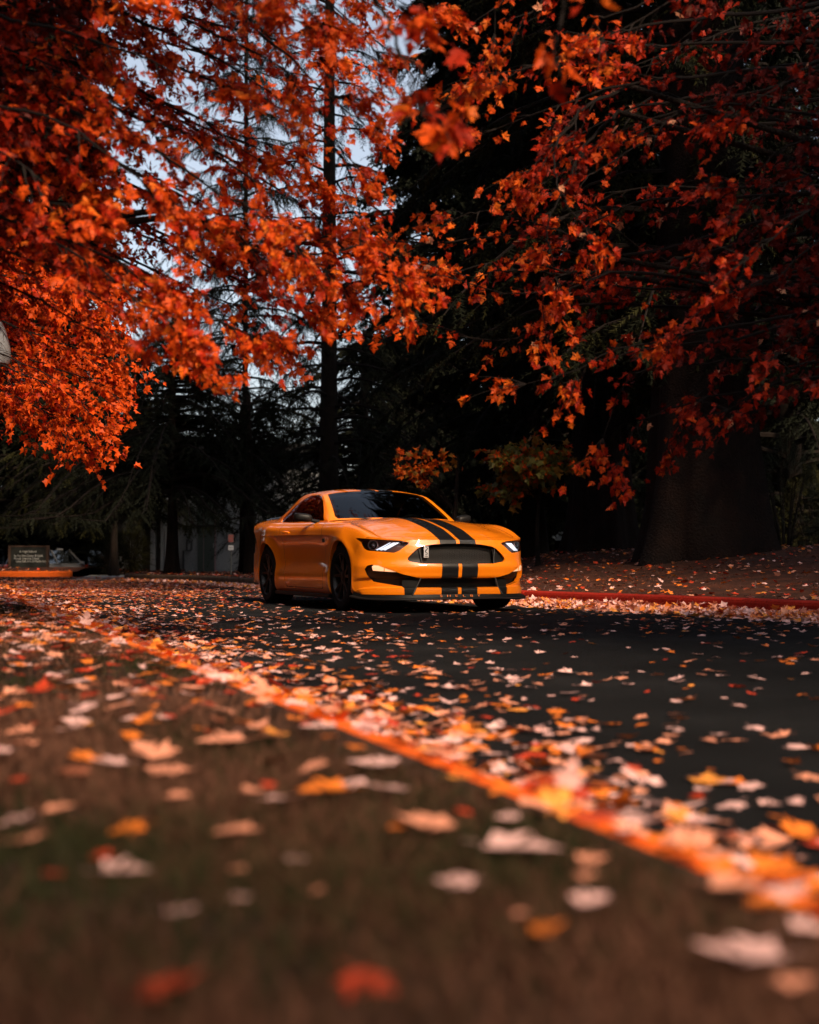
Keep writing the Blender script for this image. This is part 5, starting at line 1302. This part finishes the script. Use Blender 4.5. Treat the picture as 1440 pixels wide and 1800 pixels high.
# nobody can count what is left: it stays one object
# ---- hand-set leaves of the foreground: photo x, y, width, colour index, words
FG = [
 (656, 1355, 96, 0, 0.10, "wide pale pink leaf lying flat on the turf in the middle of the foreground"),
 (262, 1342, 92, 1, 0.35, "crumpled peach leaf, upper of the bright overlapping pair at left of the foreground"),
 (290, 1366, 88, 1, 0.15, "peach leaf under the crumpled one, lower of the bright overlapping pair"),
 (190, 1358, 74, 0, 0.25, "pale pink leaf just left of the bright overlapping pair"),
 (224, 1470, 72, 2, 0.45, "glowing orange curled leaf standing on the turf at lower left"),
 (220, 1553, 98, 0, 0.10, "long pale pink leaf with a red shadowed end below the glowing orange leaf"),
 (320, 1625, 68, 0, 0.05, "mauve pink leaf lying flat at lower left, below the long pale one"),
 (415, 1546, 36, 1, 0.2, "small round peach leaf on dim turf right of the long pale pink one"),
 (420, 1600, 42, 0, 0.2, "small pink leaf right of the mauve pink leaf"),
 (525, 1532, 42, 0, 0.2, "small lilac pink leaf on the dim turf, lower middle left"),
 (555, 1586, 36, 1, 0.5, "small tilted peach leaf below the small lilac pink one"),
 (440, 1407, 48, 1, 0.15, "narrow peach leaf left of the long orange leaf"),
 (310, 1414, 48, 1, 0.15, "oval peach leaf below the bright overlapping pair"),
 (570, 1408, 104, 2, 0.12, "long orange leaf with a red end in the middle left of the foreground"),
 (745, 1468, 112, 1, 0.15, "long peach leaf with an orange end in the centre foreground"),
 (700, 1470, 40, 2, 0.3, "bright orange leaf touching the left end of the long peach leaf"),
 (892, 1453, 48, 0, 0.3, "small cream leaf between the centre and the orange kerb"),
 (920, 1508, 142, 0, 0.12, "widest cream pink leaf, tapering to the left, right of centre"),
 (800, 1567, 82, 0, 0.35, "heart shaped cream pink leaf below centre"),
 (1042, 1532, 60, 1, 0.35, "peach leaf, upper of the folded pair right of the widest cream leaf"),
 (1028, 1560, 52, 1, 0.45, "peach leaf, lower of the folded pair right of the widest cream leaf"),
 (1046, 1608, 78, 0, 0.12, "bright cream leaf with a red rim below the folded peach pair"),
 (963, 1659, 66, 2, 0.45, "round orange leaf glowing on the dark turf near the bottom"),
 (918, 1627, 34, 1, 0.3, "small peach leaf just above the round orange one"),
 (1095, 1478, 28, 0, 0.5, "tiny cream leaf beside the near end of the orange kerb"),
 (1300, 1578, 112, 1, 0.30, "long slanting peach leaf near the right edge below the kerb"),
 (1388, 1590, 84, 0, 0.35, "arched dusky pink leaf right of the long slanting peach leaf"),
 (1300, 1703, 160, 0, 0.12, "widest dusky pink leaf near the bottom right corner"),
 (1402, 1752, 84, 1, 0.30, "dull peach leaf in the bottom right corner"),
 (1428, 1656, 78, 0, 0.30, "mauve leaf cut by the right edge above the bottom corner"),
 (300, 1772, 130, 4, 0.35, "dark mauve red leaf at the bottom edge, left of the middle"),
 (655, 1745, 120, 4, 0.25, "very dark red leaf at the bottom edge right of the mauve red one"),
 (105, 1440, 62, 1, 0.35, "dim peach leaf near the left edge above the lying stick like ones"),
 (38, 1492, 84, 1, 0.40, "dim brownish leaf cut by the left edge"),
 (96, 1552, 46, 4, 0.3, "dim red leaf left of the long pale pink leaf"),
 (178, 1523, 46, 4, 0.3, "dark red leaf just above the long pale pink leaf"),
 (815, 1446, 32, 4, 0.4, "round dark red leaf between the cream leaf and the long peach leaf"),
 (880, 1404, 46, 2, 0.35, "orange leaf on the verge under the kerb's bend, upper right of centre"),
 (808, 1381, 46, 3, 0.3, "golden leaf lying at the kerb's edge right of the wide pale pink leaf"),
 (1004, 1398, 62, 0, 0.95, "large pale leaf standing upright on the kerb, right of centre"),
 (960, 1412, 44, 2, 0.4, "orange leaf leaning beside the large upright pale leaf"),
 (390, 1316, 92, 1, 0.25, "slanting peach and orange leaf above the long orange leaf"),
 (470, 1408 - 12, 30, 4, 0.3, "small red leaf between the narrow peach and the long orange leaf"),
 (122, 1297, 48, 0, 0.25, "pale pink pointed leaf at left, above the bright pair"),
 (215, 1255, 60, 1, 0.35, "upright peach leaf in the left middle distance on the verge"),
 (30, 1300, 60, 1, 0.35, "peach leaf at the left edge level with the pale pink pointed one"),
 (152, 1101, 28, 0, 0.8, "small white pink leaf standing up on the verge far to the left"),
 (96, 1192, 34, 0, 0.6, "tall pale pink leaf on the verge near the left edge"),
 (30, 1385, 36, 4, 0.3, "small bright red leaf near the left edge below the peach ones"),
 (560, 1290, 66, 0, 0.15, "pale pink leaf on the verge close below the drift of kerb leaves"),
 (628, 1323, 42, 2, 0.3, "orange leaf on the verge left above the wide pale pink one"),
]
mesh_cache = {}
def leaf_obj(ti, ci, pos, B, s, label, group=None):
    key = (ti, ci)
    if key not in mesh_cache:
        tv, tf = FLAT[ti]; o = mesh_obj("fallen_leaf", tv, tf, FALLEN[ci]); mesh_cache[key] = o.data; bpy.data.objects.remove(o)
    o = bpy.data.objects.new("fallen_leaf", mesh_cache[key]); COL.objects.link(o)
    M = Matrix([[B[r_][c_] * s for c_ in range(3)] + [pos[r_]] for r_ in range(3)] + [[0, 0, 0, 1]]); o.matrix_world = M
    tag(o, label, "fallen leaf", group); return o
rf = np.random.default_rng(99)
FGP = []
for i, (x, y, wd, ci, tl, lab) in enumerate(FG):
    Yg = (CAM_H - .15) * F_PX / (y - HOR); p = at(x, y, Yg); s = wd * Yg / F_PX / 1.18
    if tl > .7:      # standing leaves
        d_ = np.array([[.25, -.1, 1.0]]); n_ = np.array([[.15, -1.0, .1]])
    else:
        a_ = rf.uniform(0, 6.28) if wd < 60 else rf.choice([0, math.pi]) + rf.normal(0, .35)
        d_ = np.array([[math.cos(a_), math.sin(a_), rf.normal(0, tl * .4)]]); n_ = np.array([[rf.normal(0, tl * .25), -tl * .28, 1.0]])
    B = basis(d_, n_)[0]; c0 = np.array([p.x, p.y, p.z]) - B[:, 1] * s * .45
    c0[2] = max(c0[2], .168); FGP.append((p.x, p.y)); leaf_obj(i % 8, ci, c0, B, s, lab)
n_ind = 300 - len(FG)
apparent = np.where(vis, SCL / d, 0)
# keep random leaves off the hand-set ones
FGP = np.array(FGP); near = (POS[:, 1] < 3.6) & (ZN == 0)
dmin = np.full(len(POS), 9.0); dmin[near] = np.sqrt(((POS[near, None, :2] - FGP[None]) ** 2).sum(2)).min(1)
drop = near & (dmin < .10); apparent[drop] = 0
order = np.argsort(-apparent)[:n_ind]
ZW = {0: "on the verge", 1: "in the near drift", 2: "on the asphalt", 3: "in the far drift", 4: "on the mound"}
CURL = ["nearly flat", "gently cupped", "arched", "tip curled", "slightly twisted", "sharply folded", "strongly twisted", "edges drooping"]
used = {}
for j in order:
    zn = int(ZN[j]); ti = int(rf.integers(0, 8)); nz = BAS[j][2, 2]
    pose = "underside up" if nz < 0 else ("tilted" if nz < .93 else "face up")
    sz = ["small", "medium", "large", "very large"][int(np.clip((SCL[j] - .042) / .012, 0, 3))]
    col_ = ["at far left", "left of centre", "in the middle", "right of centre", "at far right"][int(np.clip(px[j] / 288, 0, 4))]
    lab = f"{sz} {FNAME[MI[j]]} leaf, {CURL[ti]}, {pose}, {ZW[zn]}, {col_}"
    leaf_obj(ti, int(MI[j]), POS[j], BAS[j], float(SCL[j]), lab, f"loose {FNAME[MI[j]]} leaves {ZW[zn]}")
rest = np.ones(len(POS), bool); rest[order] = False; rest[drop] = False
near_ = rest & (d < 9); far_ = rest & ~near_
V1, F1, M1 = place(FLAT, POS[near_], BAS[near_], SCL[near_], MI[near_]); V2, F2, M2 = place(FLO, POS[far_], BAS[far_], SCL[far_] * 1.05, MI[far_])
tag(mesh_obj("leaf_litter", np.vstack([V1, V2]), np.vstack([F1, F2 + len(V1)]), FALLEN, None, False, np.concatenate([M1, M2])), "mass of small orange, peach and red leaves over road, kerbs and verges", "leaf litter", kind="stuff")
print("litter", rest.sum())
# ---- turf blades
M_G1 = mat("dry_grass_blade", (.060, .028, .017), .9, spec=.1); M_G2 = mat("green_grass_blade", (.020, .021, .008), .9, spec=.1); M_G3 = mat("dead_grass_blade", (.11, .05, .032), .9, spec=.1)
n = 400000; Y = .75 + 11 * rng.random(n) ** 1.5; X = (rng.uniform(-900, 1700, n) - 720) / F_PX * Y * 1.08; P = np.column_stack([X, Y]); dn = dist_near(P)
k = (dn > .145) & (rng.random(n) < np.clip(.45 + .6 * noise2(X, Y, 3.0, 11), .1, 1)); P, dn, Y = P[k], dn[k], Y[k]; n = len(P)
z = verge_h(dn - .15, P[:, 0], P[:, 1]); h = rng.uniform(.010, .034, n) * (1 + .05 * Y) * (.6 + .4 * np.clip((dn - .15) / .1, 0, 1)); a = rng.uniform(0, 6.28, n); ww = rng.uniform(.0012, .0028, n) * (1 + .18 * Y)
b0 = np.column_stack([P[:, 0] - np.cos(a) * ww, P[:, 1] - np.sin(a) * ww, z - .004]); b1 = np.column_stack([P[:, 0] + np.cos(a) * ww, P[:, 1] + np.sin(a) * ww, z - .004])
tp = np.column_stack([P[:, 0] + rng.normal(0, .7, n) * h, P[:, 1] + rng.normal(0, .7, n) * h, z + h])
V = np.stack([b0, b1, tp], 1).reshape(-1, 3); F = np.arange(3 * n).reshape(-1, 3)
pat = noise2(P[:, 0], P[:, 1], 2.2, 13) + rng.normal(0, .35, n); M = np.where(pat > .35, 0, np.where(pat > -.25, 1, 2))
tag(mesh_obj("grass", V, F, [M_G2, M_G1, M_G3], None, False, M), "short worn brown and green turf of the near verge", "grass", kind="stuff")
# needle and bark crumbs on the mound
n = 9000; i = rng.integers(0, len(FQ), n); s = rng.uniform(.16, 9, n); A_ = FQ[i] + FN[i] * s[:, None] + rng.uniform(-.12, .12, (n, 2)); z, dn, df = surf_z(A_); k = (df > .16) & (A_[:, 1] > 8) & (A_[:, 0] < 12); A_, z = A_[k], z[k]
V, F, M = place([twig_tpl(7, .5, .10, 61), twig_tpl(6, .4, .12, 62)], np.column_stack([A_, z + .01]), lying(len(A_), .2), rng.uniform(.04, .14, len(A_)), rng.integers(0, 3, len(A_)))
tag(mesh_obj("bark_litter", V, F, [mat("bark_crumb", (.10, .03, .015), .9), mat("dark_crumb", (.04, .02, .012), .9), mat("grey_crumb", (.10, .06, .05), .9)], None, False, M), "bark and needle crumbs over the redwood mound", "bark litter", kind="stuff")

# ================================================================== THINGS IN THE BACKGROUND
GZ = -.72
def text_mesh(name, body, size, m, parent, loc, rot=(math.pi / 2, 0, 0), align='LEFT', extrude=.003, sx=1.0):
    cu = bpy.data.curves.new(name, 'FONT'); cu.body = body; cu.size = size; cu.extrude = extrude; cu.align_x = align
    to = bpy.data.objects.new(name, cu); COL.objects.link(to); bpy.context.view_layer.update()
    me = bpy.data.meshes.new_from_object(to.evaluated_get(bpy.context.evaluated_depsgraph_get())); bpy.data.objects.remove(to)
    for v in me.vertices: v.co.x *= sx
    me.materials.append(m); o = bpy.data.objects.new(name, me); COL.objects.link(o); o.parent = parent; o.location = loc; o.rotation_euler = rot
    return o
# school sign
Ys = 45.5; p0, p1 = at(19, 960, Ys), at(81, 1008, Ys); root = empty("school_sign", ((p0.x + p1.x) / 2, Ys, .1)); tag(root, "dark school sign board with four lines of white lettering at far left", "sign")
W_, H_ = (p1.x - p0.x), p0.z - .1
mb = MB(); mb.box(-W_ / 2, W_ / 2, 0, .10, .10, H_ - .03, .01); mb.build("sign_board", mat("dark_sign_panel", (.010, .013, .012), .5), root)
mb = MB()
for sx in (-1, 1): mb.box(sx * (W_ / 2 + .04) - .04, sx * (W_ / 2 + .04) + .04, -.02, .12, -.5, H_ + .02, .01)
mb.box(-W_ / 2, W_ / 2, -.02, .12, H_ - .028, H_ + .015, .01); mb.build("sign_frame", mat("brown_sign_frame", (.05, .025, .015), .7), root)
WH = mat("white_lettering", (.42, .44, .44), .7)
lines = [(34, 971.2, "A High School", 1.0), (25, 978.6, "La Paz Arts Center & Fields", .86), (24.5, 983.4, "Annual  Learning School", .86), (28, 988.4, "Lone Oak Arts & Middle School", .86)]
for x, y, t, sx in lines:
    q = at(x, y, Ys); text_mesh("lettering", t, .098, WH, root, (q.x - root.location.x, -.006, q.z - .1), sx=sx * .98)

# generic parked car: body, cabin glass, wheels, lamps
def parked_car(loc, rz, label, colour, cname, suv=True):
    root = empty("parked_car", loc, rz); tag(root, label, "car"); m = mat(cname, colour, .35, .4, coat=.8)
    H = 1.0 if suv else .86; T = 1.68 if suv else 1.42; Wd = .90
    # side outline of the lower body; x forward
    low = [(-2.25, .35), (-2.28, .75), (-2.22, H), (-1.2, H + .04), (.9, H + .02), (1.9, H - .12), (2.2, .72), (2.22, .38), (1.9, .28), (-2.0, .28)]
    bm = bmesh.new(); secs = []
    for y, ins in ((-Wd, .0), (-Wd * .96, -.0), (Wd * .96, 0), (Wd, 0)):
        k = .985 if abs(y) == Wd else 1.0; secs.append([bm.verts.new((x * k, y, .62 + (z - .62) * (1 if k == 1 else .93))) for x, z in low])
    n = len(low)
    for a, b_ in zip(secs[:-1], secs[1:]):
        for i in range(n): bm.faces.new([a[i], a[(i + 1) % n], b_[(i + 1) % n], b_[i]])
    bm.faces.new(secs[0][::-1]); bm.faces.new(secs[-1]); bmesh.ops.recalc_face_normals(bm, faces=bm.faces)
    bmesh.ops.bevel(bm, geom=[e for e in bm.edges if e.calc_face_angle(0) > .5], offset=.05, segments=2, affect='EDGES'); bm.verts.index_update()
    mb = MB(); mb.add([v.co.copy() for v in bm.verts], [[v.index for v in f.verts] for f in bm.faces]); bm.free(); mb.build("body", m, root, True, 40)
    xr, xf = (-2.18, .95) if suv else (-1.75, .9); xr2, xf2 = (-1.95, .15) if suv else (-1.0, .05)
    mb = MB(); z0, z1 = H, T - .06; y0, y1 = Wd * .92, Wd * .72
    mb.add([(xr, -y0, z0), (xf, -y0, z0), (xf, y0, z0), (xr, y0, z0), (xr2, -y1, z1), (xf2, -y1, z1), (xf2, y1, z1), (xr2, y1, z1)], [[0, 1, 5, 4], [1, 2, 6, 5], [2, 3, 7, 6], [3, 0, 4, 7], [4, 5, 6, 7]]); mb.build("cabin_glass", mat("dark_car_glass", (.012, .015, .018), .06, coat=1), root)
    mb = MB(); mb.box(xr2 - .06, xf2 + .05, -y1 - .02, y1 + .02, T - .07, T, .03)
    for sy in (-1, 1):
        for (xa, xb) in ((xr, xr2), (xf, xf2), ((xr + xf) / 2 - .2, (xr2 + xf2) / 2 - .2)):
            mb.tube([(xa, sy * (y0 + .005), z0 - .02), (xb, sy * (y1 + .005), z1)], .045, 6)
    mb.build("roof", m, root)
    for cx in (-1.38, 1.36):
        for sy in (-1, 1):
            wr = empty("wheel", (cx, sy * .80, .34)); wr.parent = root
            mb = MB(); mb.lathe([(.22, -.11), (.31, -.115), (.345, -.08), (.345, .08), (.31, .115), (.22, .11)], 'y', (0, 0, 0), 28); mb.build("tyre", RUB, wr, True)
            mb = MB(); mb.lathe([(.001, sy * .09), (.06, sy * .09), (.08, sy * .07), (.20, sy * .085), (.225, sy * .105), (.23, -sy * .1)], 'y', (0, 0, 0), 28); mb.build("rim", mat("alloy_rim", (.35, .35, .36), .35, .8), wr, True)
    for sy in (-1, 1):
        mb = MB(); mb.box(-2.31, -2.18, sy * .74 - .10, sy * .74 + .10, .80, 1.0 if suv else .88, .03); mb.build("taillight", mat("red_tail_lens", (.55, .03, .01), .25, coat=.6), root, True)
        mb = MB(); mb.box(2.08, 2.21, sy * .70 - .14, sy * .70 + .14, .66, .78, .03); mb.build("headlight", mat("pale_lamp_lens", (.5, .5, .52), .15, coat=1), root, True)
        mb = MB(); mb.box(.62, .74, sy * .98 - .09, sy * .98 + .09, H + .02, H + .14, .02); mb.build("door_mirror", m, root, True)
        for xh in (-.75, .25): mb = MB(); mb.box(xh, xh + .16, sy * .905 - .01, sy * .905 + .01, H - .14, H - .11, .004); mb.build("door_handle", m, root)
    for x0, x1, zz in ((-2.29, 2.2, .47),): mb = MB(); mb.box(-2.32, -2.2, -.8, .8, .40, .60, .03); mb.box(2.12, 2.26, -.8, .8, .36, .55, .03); mb.build("bumper_trim", BLK, root)
q = at(84, 1000, 60); parked_car((q.x, 61, GZ), math.radians(68), "silver estate car parked behind the school sign with one red tail lamp showing", (.26, .275, .30), "silver_car_paint")
q = at(150, 1000, 63); parked_car((q.x, 64, GZ), math.radians(80), "dark estate car parked right of the silver one in the far car park", (.02, .022, .025), "dark_car_paint")
q = at(1010, 1000, 58); parked_car((q.x + .2, 58, GZ), math.radians(200), "dark parked car under the carport right of the young tree", (.03, .04, .045), "slate_car_paint", suv=False)
q = at(10, 1000, 60); parked_car((q.x - .5, 63, GZ), math.radians(75), "grey parked car at the far left edge beyond the sign", (.07, .08, .09), "grey_car_paint")
# stand-in carport drawn where a pale strip of sky and lot shows
root = empty("carport", (at(985, 981, 56).x, 57.0, GZ)); tag(root, "low grey carport with a pale fascia board right of the car", "carport")
ZB = (981 - 949.5) / F_PX * 55 + .55 - GZ; ZT = (981 - 935) / F_PX * 55 + .55 - GZ
mb = MB(); mb.box(-1.05, 3.4, -2.0, 2.4, ZT - .06, ZT, .01); mb.build("carport_roof", mat("pale_roof_sheet", (.30, .33, .36), .6), root)
mb = MB(); mb.box(-1.07, 3.42, -2.05, -2.003, ZB, ZT + .02, .01); mb.build("fascia_board", mat("blue_grey_fascia", (.22, .26, .30), .7, noise=.2, nscale=3), root)
for x, y in ((-.62, -1.9), (3.2, -1.9), (-.62, 2.2), (3.2, 2.2)): mb = MB(); mb.box(x - .04, x + .04, y - .04, y + .04, 0, ZT - .07, .005); mb.build("post", mat("steel_post", (.12, .13, .13), .5, .3), root)
# pale building with pilasters
Yw = 48.0; xl, xr_ = at(200, 981, Yw).x, at(560, 981, Yw).x; root = empty("school_building", ((xl + xr_) / 2, Yw, -.1)); tag(root, "low pale grey building with narrow columns and dark door panels", "building")
o = (xl + xr_) / 2; lx = lambda px: at(px, 981, Yw).x - o
mb = MB(); mb.box(xl - o, xr_ - o, 0, 8, -.6, 4.2); mb.build("wall", soil_mat("grey_render_wall", (.14, .155, .17), (.19, .205, .22), (.24, .255, .27), .8, 18, .1), root)
mb = MB(); mb.box(xl - o - .5, xr_ - o + .5, -.6, 8.5, 4.2, 4.5, .02); mb.build("roof", mat("dark_flat_roof", (.05, .05, .05), .8), root)
COLM = mat("pale_column", (.36, .375, .39), .7)
for a, b_ in ((266, 274.5), (284, 289.5), (291, 295.5), (246, 250)): mb = MB(); mb.box(lx(a), lx(b_), -.22, -.002, -.6, 4.19, .01); mb.build("column", COLM, root)
DK = mat("dark_green_door", (.035, .05, .045), .6); DK2 = mat("dark_brown_door", (.03, .022, .02), .6)
for a, b_, m_ in ((296.5, 309, DK2), (275.5, 283.5, DK2), (348, 377.5, DK), (252, 265, DK2)):
    mb = MB(); mb.box(lx(a), lx(b_), -.06, -.003, .0, 2.7, .01); d_ = mb.build("door", m_, root)
    mb = MB(); mb.box(lx(b_ - 2), lx(b_ - 1.2), -.11, -.062, 1.0, 1.15, .005); mb.build("handle", COLM, d_)
mb = MB(); mb.box(lx(358), lx(358.8), -.075, -.062, 0, 2.7); mb.box(lx(377.6), lx(380), -.10, -.003, -.1, 4.1); mb.box(lx(310), lx(313.5), -.10, -.003, -.1, 4.1); mb.build("door_trim", mat("pinkish_trim", (.20, .13, .14), .7), root)
mb = MB(); zq = lambda y: at(300, y, Yw).z + .1
mb.tube([(lx(323), -.06, -.1), (lx(323), -.06, zq(968)), (lx(334), -.06, zq(968)), (lx(337.5), -.06, zq(966)), (lx(337.5), -.06, zq(950))], .035, 6); mb.tube([(lx(329), -.06, zq(968)), (lx(329), -.06, zq(948))], .03, 6); mb.build("drain_pipe", mat("dark_pipe", (.03, .035, .04), .5), root)
# no-parking sign and post on the island
Yp = 33.0; b_ = at(406, 1006, Yp); root = empty("parking_sign", (b_.x, Yp, .12)); tag(root, "thin post with a red lettered sign above a small white plate", "sign"); 
mb = MB(); mb.tube([(0, 0, -.3), (0, 0, at(406, 938, Yp).z - .12)], .018, 8); mb.build("post", mat("grey_post", (.12, .13, .13), .5, .4), root, True)
def plate(y0, y1, nm, m): 
    z0, z1 = at(405, y1, Yp).z - .12, at(405, y0, Yp).z - .12; w2 = .065
    mb = MB(); mb.box(-w2, w2, -.030, -.022, z0, z1, .003); return mb.build(nm, m, root), z0, z1
SW = mat("white_sign_plate", (.5, .52, .54), .5); SR = mat("faded_red_plate", (.22, .11, .10), .5)
pl, z0, z1 = plate(939.5, 953, "sign_plate", SR); mb = MB()
for k in range(3): mb.box(-.05, .05, -.034, -.031, z0 + .02 + k * .055, z0 + .035 + k * .055)
mb.build("sign_lettering", mat("red_sign_letters", (.45, .05, .03), .5), pl)
pl, z0, z1 = plate(958.5, 967, "sign_plate", SW); mb = MB(); mb.tube([(-.035, -.033, (z0 + z1) / 2), (.035, -.033, (z0 + z1) / 2)], .006, 4); mb.build("sign_arrow", mat("dark_green_arrow", (.05, .12, .08), .5), pl)
# street lamp at the left edge
Yl = 14.0; q = at(-24, 981, Yl); root = empty("street_lamp", (q.x, Yl, .15)); tag(root, "bell shaped grey lamp on a pole, cut by the left edge beside the maples", "street lamp")
zt, zb = at(0, 541, Yl).z - .15, at(0, 643, Yl).z - .15; R = 39 / F_PX * Yl; LM = mat("grey_lamp_metal", (.20, .22, .245), .45, .2)
mb = MB(); mb.lathe([(.02, zt + .06), (.05, zt + .03), (.07, zt), (R * .50, zt - .10), (R * .78, zt - .24), (R * .97, zt - .40), (R * 1.0, zb + .08), (R * .90, zb + .02), (R * .70, zb + .0), (R * .5, zb + .02), (.05, zb + .06)], 'z', (0, 0, 0), 32); mb.build("lamp_shade", LM, root, True)
mb = MB(); mb.lathe([(.10, -.3), (.10, .25), (.06, .32), (.045, 1.2), (.04, zb + .06)], 'z', (0, 0, 0), 16); mb.build("post", LM, root, True)
mb = MB(); mb.lathe([(R * .5, zb + .03), (R * .45, zb - .03), (.05, zb - .05), (.05, zb)], 'z', (0, 0, 0), 20); mb.build("lamp_glass", mat("frosted_lamp_glass", (.5, .52, .55), .3), root, True)
# thin trunks beside the building and behind the sign
for i, (px, Y, w2, lab) in enumerate([(427, 37, .07, "thin dark trunk right of the parking sign, in front of the pale building"), (443, 35, .13, "thicker dark trunk close behind the car's tail"), (200, 43, .10, "thin reddish trunk left of the pale building")]):
    b_ = B3(px, Y, .0); root = empty("slim_tree", b_); tag(root, lab, "tree"); r = np.random.default_rng(90 + i); h = 4.6
    grooved_trunk((0, 0, 0), h, w2, w2 * .4, w2 * .5, 90 + i, M_BARK, root, n=16, rows=14, lean=(r.uniform(-.05, .05), 0))
    mb = MB(); P = []
    for k in range(14):
        a = k * 2.4; z = 2.0 + k * .19; L = 1.4; e = (L * math.cos(a), L * math.sin(a), z + .3); mb.tube([(0, 0, z), (e[0] * .5, e[1] * .5, z + .3), e], [.03, .02, .006], 5)
        for t in r.uniform(.2, 1.1, 46): P.append((e[0] * t + r.normal(0, .2), e[1] * t + r.normal(0, .2), z + .3 * t + r.normal(0, .25)))
    mb.build("branches", M_TWIG, root); P = np.array(P); n = len(P)
    V, F, M = place(T_MASS, P, basis(r.normal(0, 1, (n, 3)) + [0, 0, -.8], r.normal(0, 1, (n, 3))), r.uniform(.3, .5, n), np.full(n, 0)); mesh_obj("crown", V, F, M_NEED, root, False, M)
